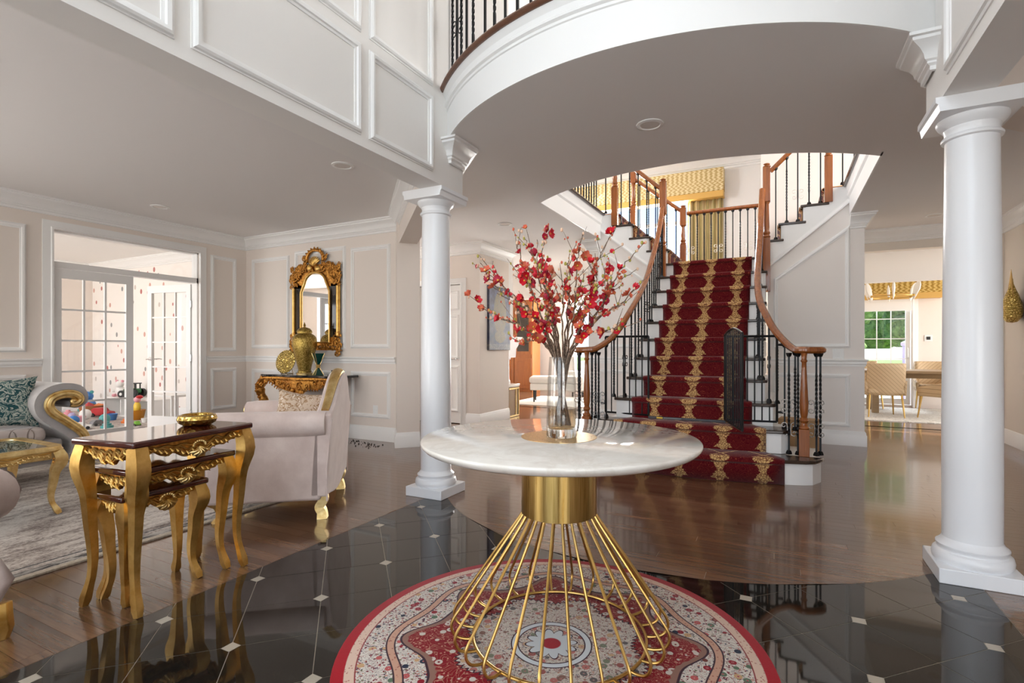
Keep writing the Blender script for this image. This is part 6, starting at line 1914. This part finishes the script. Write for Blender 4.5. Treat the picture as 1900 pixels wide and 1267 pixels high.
# ------------------------------------------------------------------ baroque mirror
t = thing('baroque_mirror', 'tall baroque mirror in a carved antique gilt frame', 'mirror', (-5.465, 4.895, 1.08))
def arch(hw, z0, zs, zt, k=14):
    """glass outline: straight sides then shouldered arch"""
    pts = [(-hw, z0), (hw, z0), (hw, zs)]
    for i in range(1, k): a = PI * i / k; pts.append((hw * 0.78 * math.cos(a) , zs + 0.06 + (zt - zs - 0.06) * math.sin(a) ** 0.8))
    pts.append((-hw, zs)); return pts


MB().prism_axis(arch(0.255, 0.14, 0.80, 1.045), -0.030, -0.026, 'y').build('mirror_glass', M['mirror'], t, smooth=False, recalc=True)
for s_ in (1, -1): MB().box(s_ * 0.27, s_ * 0.41, -0.020, -0.006, 0.20, 0.90).build('side_glass', m_plain('dark_frame_glass', (0.02, 0.014, 0.012), 0.08), t, smooth=False)
MB().prism_axis([(-0.40, 0.03), (0.40, 0.03), (0.40, 0.22), (-0.40, 0.22)], -0.018, -0.004, 'y').build('lower_plate', M['antique'], t, smooth=False, recalc=True)
MB().prism_axis([(-0.42, 0.86), (0.42, 0.86), (0.43, 1.08), (0.33, 1.13), (0.22, 1.18), (0.12, 1.16), (-0.12, 1.16), (-0.22, 1.18), (-0.33, 1.13), (-0.43, 1.08)], -0.020, -0.004, 'y').build('crest_plate', M['antique'], t, smooth=False, recalc=True)
MB().tube([(p[0], -0.034, p[1]) for p in arch(0.262, 0.135, 0.80, 1.055)], 0.016, 8, closed=True, up=(0, 1, 0)).build('inner_frame', M['goldleaf'], t)
for s_ in (1, -1):
    MB().tube([(s_ * 0.405, -0.03, 0.22), (s_ * 0.405, -0.03, 0.86)], 0.022, 8).tube([(s_ * 0.43, -0.022, 0.22), (s_ * 0.43, -0.022, 0.86)], 0.010, 6).build('side_post', M['goldleaf'], t)
gm = random.Random(9)
def carve(name, pts, lobe, ymid=-0.035):
    mb = MB()
    for (x, z, r_) in pts:
        volute(mb, (x, ymid, z), r_, gm.uniform(1.1, 1.6), 0.03, r_ * 0.22, 0, gm.choice((1, -1)), gm.uniform(0, 6))
        for k in range(lobe): leaf(mb, (x, 0, z), gm.uniform(0, 2 * PI), r_ * 1.25, r_ * 0.24, ymid + 0.004)
    return mb


for s_ in (1, -1):
    P_ = [(s_ * 0.40, 0.93, 0.052), (s_ * 0.42, 1.02, 0.05), (s_ * 0.41, 1.10, 0.042), (s_ * 0.34, 1.00, 0.045), (s_ * 0.33, 1.10, 0.05), (s_ * 0.25, 1.14, 0.05), (s_ * 0.27, 1.06, 0.035), (s_ * 0.17, 1.17, 0.045), (s_ * 0.20, 1.25, 0.04), (s_ * 0.36, 0.90, 0.035), (s_ * 0.44, 0.88, 0.03), (s_ * 0.30, 1.04, 0.05), (s_ * 0.22, 1.10, 0.05), (s_ * 0.12, 1.10, 0.05), (s_ * 0.06, 1.09, 0.04), (s_ * 0.36, 1.05, 0.05), (s_ * 0.29, 1.13, 0.045), (s_ * 0.44, 0.97, 0.04), (s_ * 0.43, 1.13, 0.032)]
    carve('crest', P_, 4).build('crest_scrolls', M['antique'], t)
    P_ = [(s_ * 0.40, 0.24, 0.04), (s_ * 0.43, 0.15, 0.045), (s_ * 0.41, 0.06, 0.05), (s_ * 0.36, 0.12, 0.04), (s_ * 0.40, -0.01, 0.042), (s_ * 0.33, 0.06, 0.035), (s_ * 0.44, 0.22, 0.03), (s_ * 0.37, 0.19, 0.04), (s_ * 0.45, 0.10, 0.04), (s_ * 0.43, 0.02, 0.045), (s_ * 0.30, 0.10, 0.035)]
    carve('foot', P_, 3).build('foot_scrolls', M['antique'], t)
    carve('lower', [(s_ * 0.24, 0.08, 0.035), (s_ * 0.15, 0.075, 0.035), (s_ * 0.06, 0.07, 0.035)], 3).build('lower_scrolls', M['antique'], t)
loop = [(0.15 * math.cos(a), -0.034, 1.235 + 0.115 * math.sin(a)) for a in [R(-20 + 10 * k) for k in range(23)]]
mb = MB().tube(loop, 0.022, 8, up=(0, 1, 0))
for k in range(0, 23, 2): leaf(mb, (loop[k][0], 0, loop[k][2]), math.atan2(loop[k][2] - 1.22, loop[k][0]) + 0.7, 0.05, 0.013, -0.045)
mb.build('crown_loop', M['antique'], t)
mb = MB()
for k in range(9): leaf(mb, (0, 0, 1.15), R(30 + 15 * k), 0.12, 0.022, -0.045)
mb.ball((0, -0.05, 1.19), 0.05, 0.03, 0.06); mb.ball((-0.09, -0.045, 1.12), 0.04, 0.025, 0.05); mb.ball((0.06, -0.045, 1.10), 0.045, 0.025, 0.04)
mb.build('shell_cartouche', M['goldleaf'], t)

# ------------------------------------------------------------------ baby gate on the second tread
GZ = 2 * RS + 0.012
t = thing('baby_gate', 'black metal safety gate standing open on the second step', 'gate', (0, 0, GZ))
def gate_panel(name, a, b, h, nb, arched=False):
    a, b = Vector((*a, 0.03)), Vector((*b, 0.03)); mb = MB()
    p = MB().tube([a, a + Vector((0, 0, h))], 0.011, 8).tube([b, b + Vector((0, 0, h))], 0.011, 8).tube([a, b], 0.010, 8)
    if arched: p.tube([a.lerp(b, i / 12) + Vector((0, 0, h + 0.05 * math.sin(PI * i / 12))) for i in range(13)], 0.011, 8)
    else: p.tube([a + Vector((0, 0, h)), b + Vector((0, 0, h))], 0.011, 8)
    pn = p.build(name, M['iron'], t)
    d = (b - a)
    for i in range(1, nb):
        q = a.lerp(b, i / nb); MB().tube([q, q + Vector((0, 0, h + (0.05 * math.sin(PI * i / nb) if arched else 0)))], 0.0065, 6).build('bar', M['iron'], pn)
    return pn


gate_panel('fixed_panel', (-1.66, 5.34), (-1.185, 5.255), 0.80, 7)
gate_panel('fixed_panel', (-0.455, 5.255), (-0.02, 5.31), 0.79, 7)
gate_panel('swing_door', (-0.46, 5.235), (-0.272, 4.60), 0.80, 9, True)
MB().box(-1.185, -0.455, 5.235, 5.265, 0.002, 0.024).build('threshold_bar', m_plain('grey_metal', (0.09, 0.09, 0.10), 0.4, metal=0.5), t, bevel=0.004)
MB().box(-1.10, -1.04, 5.232, 5.2349, 0.006, 0.02).build('sticker', M['t_yellow'], t, smooth=False)
MB().box(-1.03, -0.86, 5.232, 5.2349, 0.006, 0.02).build('sticker', M['t_grey'], t, smooth=False)
for x, y, z in ((-1.66, 5.34, 0.12), (-1.66, 5.34, 0.74), (-0.02, 5.31, 0.12), (-0.02, 5.31, 0.74)): MB().tube([(x, y, z), (x + (0.05 if x > -1 else -0.05), y + 0.01, z)], [0.009, 0.014], 8).build('clamp', M['black'], t)
t = thing('cardboard_box', 'flattened brown carton standing behind the stair newel', 'box', (0.17, 5.80, 0), R(-8))
MB().box(-0.17, 0.17, -0.10, 0.10, 0, 0.44).build('carton', M['card'], t, bevel=0.004)
MB().box(-0.02, 0.02, -0.1006, -0.0995, 0, 0.44).build('tape', M['rustic'], t, smooth=False)

# ------------------------------------------------------------------ playroom toys
t = thing('toy_shelf', 'low white cube shelf against the dotted playroom wall', 'shelf', (-9.55, 4.86, 0))
MB().box(-0.75, 0.65, -0.15, 0.15, 0.285, 0.31).build('top', M['white_pl'], t, bevel=0.003)
MB().box(-0.75, 0.65, -0.15, 0.15, 0.0, 0.02).build('base', M['white_pl'], t)
for x in (-0.74, -0.28, 0.18, 0.64): MB().box(x - 0.01, x + 0.01, -0.15, 0.15, 0.02, 0.285).build('divider', M['white_pl'], t)
t = thing('toy_tractor', 'green toy tractor on the white cube shelf', 'toy', (-9.72, 4.84, 0.311), R(200))
MB().box(-0.12, 0.14, -0.055, 0.055, 0.07, 0.15).build('body', M['t_dgreen'], t, bevel=0.02)
MB().box(-0.11, 0.02, -0.06, 0.06, 0.23, 0.245).box(-0.10, -0.085, -0.05, -0.035, 0.15, 0.23).box(-0.10, -0.085, 0.035, 0.05, 0.15, 0.23).box(0.0, 0.015, -0.05, -0.035, 0.15, 0.23).box(0.0, 0.015, 0.035, 0.05, 0.15, 0.23).build('cab', M['black'], t)
for x, r_ in ((-0.08, 0.075), (0.12, 0.062)):
    for s_ in (1, -1):
        w_ = MB().tube([(x, s_ * 0.06, r_), (x, s_ * 0.11, r_)], r_, 16).build('wheel', M['black'], t); MB().tube([(x, s_ * 0.109, r_), (x, s_ * 0.116, r_)], r_ * 0.4, 10).build('hub', M['t_white'], w_)


def plush(name, label, loc, s_, mat, mat2, rz=0.0):
    t = thing(name, label, 'toy', loc, rz)
    MB().ball((0, 0, s_ * 0.45), s_ * 0.42, s_ * 0.38, s_ * 0.45).build('body', M[mat], t); MB().ball((0, -s_ * 0.1, s_ * 1.05), s_ * 0.34, s_ * 0.32, s_ * 0.32).build('head', M[mat], t)
    for q in (1, -1):
        MB().ball((q * s_ * 0.26, -s_ * 0.08, s_ * 1.32), s_ * 0.12).build('ear', M[mat2], t); MB().ball((q * s_ * 0.38, -s_ * 0.22, s_ * 0.5), s_ * 0.13, s_ * 0.2, s_ * 0.13).build('paw', M[mat], t); MB().ball((q * s_ * 0.25, -s_ * 0.36, s_ * 0.14), s_ * 0.15, s_ * 0.22, s_ * 0.14).build('foot', M[mat2], t)
    return t


def toycar(name, label, loc, s_, mat, rz):
    t = thing(name, label, 'toy', loc, rz)
    MB().prism_axis([(-s_, 0.18 * s_), (s_, 0.18 * s_), (s_ * 0.95, 0.5 * s_), (s_ * 0.4, 0.58 * s_), (s_ * 0.15, 0.88 * s_), (-s_ * 0.6, 0.88 * s_), (-s_ * 0.95, 0.55 * s_)], -0.42 * s_, 0.42 * s_, 'y').build('body', M[mat], t, recalc=True, bevel=0.05 * s_)
    for x in (-0.6, 0.6):
        for q in (1, -1): MB().tube([(x * s_, q * 0.36 * s_, 0.2 * s_), (x * s_, q * 0.5 * s_, 0.2 * s_)], 0.2 * s_, 12).build('wheel', M['black'], t)
    return t


plush('plush_toy', 'white plush toy heaped on the cube shelf behind the door panes', (-10.10, 4.84, 0.311), 0.20, 't_white', 't_pink', R(20))
plush('plush_toy', 'blue plush toy on the playroom shelf end', (-10.95, 4.75, 0.02), 0.26, 't_blue', 't_teal', R(30))
plush('plush_toy', 'small pink plush toy slumped beside the amber bucket', (-9.08, 4.45, 0.001), 0.09, 't_pink', 't_white', R(10))
toycar('toy_car', 'red toy car on the playroom carpet', (-10.05, 4.55, 0.001), 0.17, 't_red', R(25))
toycar('toy_car', 'white toy car on the carpet near the french door', (-8.75, 3.72, 0.001), 0.11, 't_white', R(60))
toycar('toy_car', 'lime green toy car on the carpet beyond the door gap', (-8.46, 4.27, 0.001), 0.07, 't_green', R(-15))
toycar('toy_car', 'grey toy truck lying among the toys behind the panes', (-8.95, 4.0, 0.001), 0.10, 't_grey', R(100))
t = thing('toy_bucket', 'amber plastic bucket full of toys by the shelf', 'bucket', (-9.16, 4.62, 0.001))
MB().lathe([(0, 0), (0.085, 0), (0.115, 0.15), (0.12, 0.155), (0.11, 0.155), (0.08, 0.01), (0, 0.01)], 20, cap=False).build('pail', M['t_amber'], t)
t2 = thing('toy_dolls', 'yellow and red rag doll sitting in the amber bucket', 'toy', (-9.16, 4.62, 0.05))
MB().ball((0.0, 0, 0.14), 0.06, 0.05, 0.10).build('body', M['t_yellow'], t2); MB().ball((0.01, 0, 0.27), 0.05).build('head', M['t_pink'], t2); MB().ball((0.03, 0.02, 0.31), 0.045, 0.05, 0.03).build('hair', M['t_red'], t2)
t = thing('toy_basket', 'brown basket holding wooden blocks on the carpet', 'basket', (-10.45, 4.60, 0.001))
MB().lathe([(0, 0), (0.17, 0), (0.20, 0.17), (0.19, 0.17), (0.16, 0.012), (0, 0.012)], 24, cap=False).build('basket', M['t_brown'], t)
for i, (x, y, z, m_) in enumerate(((0.0, 0.0, 0.06, 't_yellow'), (0.07, 0.05, 0.10, 't_orange'), (-0.07, -0.03, 0.11, 't_dgreen'), (0.03, -0.08, 0.12, 't_red'))):
    o = MB().box(-0.05, 0.05, -0.05, 0.05, -0.05, 0.05).build('toy_block', M[m_], None, bevel=0.006); o.location = (-10.45 + x, 4.60 + y, z + 0.03); o.rotation_euler = (0.3 * i, 0.2 * i, 0.5 * i)
    tag(o, ['yellow', 'orange', 'green', 'red'][i] + ' toy block in the brown playroom basket', 'toy block')
gt = random.Random(5)
LB = [('t_blue', 'blue'), ('t_teal', 'teal'), ('t_pink', 'pink'), ('t_white', 'white'), ('t_orange', 'orange'), ('t_grey', 'grey'), ('t_lav', 'lavender'), ('t_brown', 'brown')]
spots = [(-9.3, 3.85), (-8.6, 3.95), (-9.6, 4.05), (-9.9, 4.25), (-8.9, 4.35), (-8.9, 3.55), (-10.2, 4.2), (-8.35, 4.45), (-9.45, 4.4), (-9.1, 4.15), (-10.7, 4.35), (-8.7, 4.5)]
for i, (x, y) in enumerate(spots):
    m_, cn = LB[i % 8]; s_ = gt.uniform(0.05, 0.085)
    if i % 3 == 0: mb = MB().ball((0, 0, s_), s_, s_, s_, 14, 9); kd = 'ball'
    elif i % 3 == 1: mb = MB().lathe([(0, 0), (s_, 0), (s_, s_ * 0.4), (s_ * 0.7, s_ * 0.42), (s_ * 0.7, s_ * 0.8), (s_ * 0.4, s_ * 0.82), (s_ * 0.4, s_ * 1.2), (0, s_ * 1.3)], 18); kd = 'stacking ring toy'
    else: mb = MB().lathe([(0, 0), (s_ * 0.75, 0), (s_, s_ * 1.2), (s_ * 0.92, s_ * 1.2), (s_ * 0.68, s_ * 0.06), (0, s_ * 0.06)], 18, cap=False); kd = 'toy cup'
    o = mb.build({'ball': 'toy_ball', 'stacking ring toy': 'stacking_toy', 'toy cup': 'toy_cup'}[kd], M[m_], None); o.location = (x, y, 0.001)
    tag(o, '%s %s on the playroom carpet, %s' % (cn, kd, ['near the shelf', 'toward the door', 'among other toys'][i // 4]), 'toy')
t = thing('play_table', 'low white play table seen through the open door panes', 'table', (-8.15, 4.62, 0.001))
MB().box(-0.3, 0.3, -0.22, 0.22, 0.42, 0.45).build('top', M['white_pl'], t, bevel=0.004)
for x in (-0.27, 0.27):
    for y in (-0.19, 0.19): MB().box(x - 0.015, x + 0.015, y - 0.015, y + 0.015, 0, 0.42).build('leg', M['white_pl'], t)

# dark crumbs on the boards beside the console
gd = random.Random(3); mb = MB()
for i in range(60):
    q = gd.random(); x, y = lerp(-4.75, -4.12, q) + gd.uniform(-0.05, 0.05), lerp(4.70, 4.60, q) + gd.uniform(-0.14, 0.10); r_ = gd.uniform(0.003, 0.009)
    mb.ball((x, y, r_ * 0.6), r_ * 1.3, r_, r_ * 0.7, 5, 4)
tag(mb.build('floor_debris', M['black'], None), 'small dark crumbs scattered on the boards by the console', 'debris', kind='stuff')
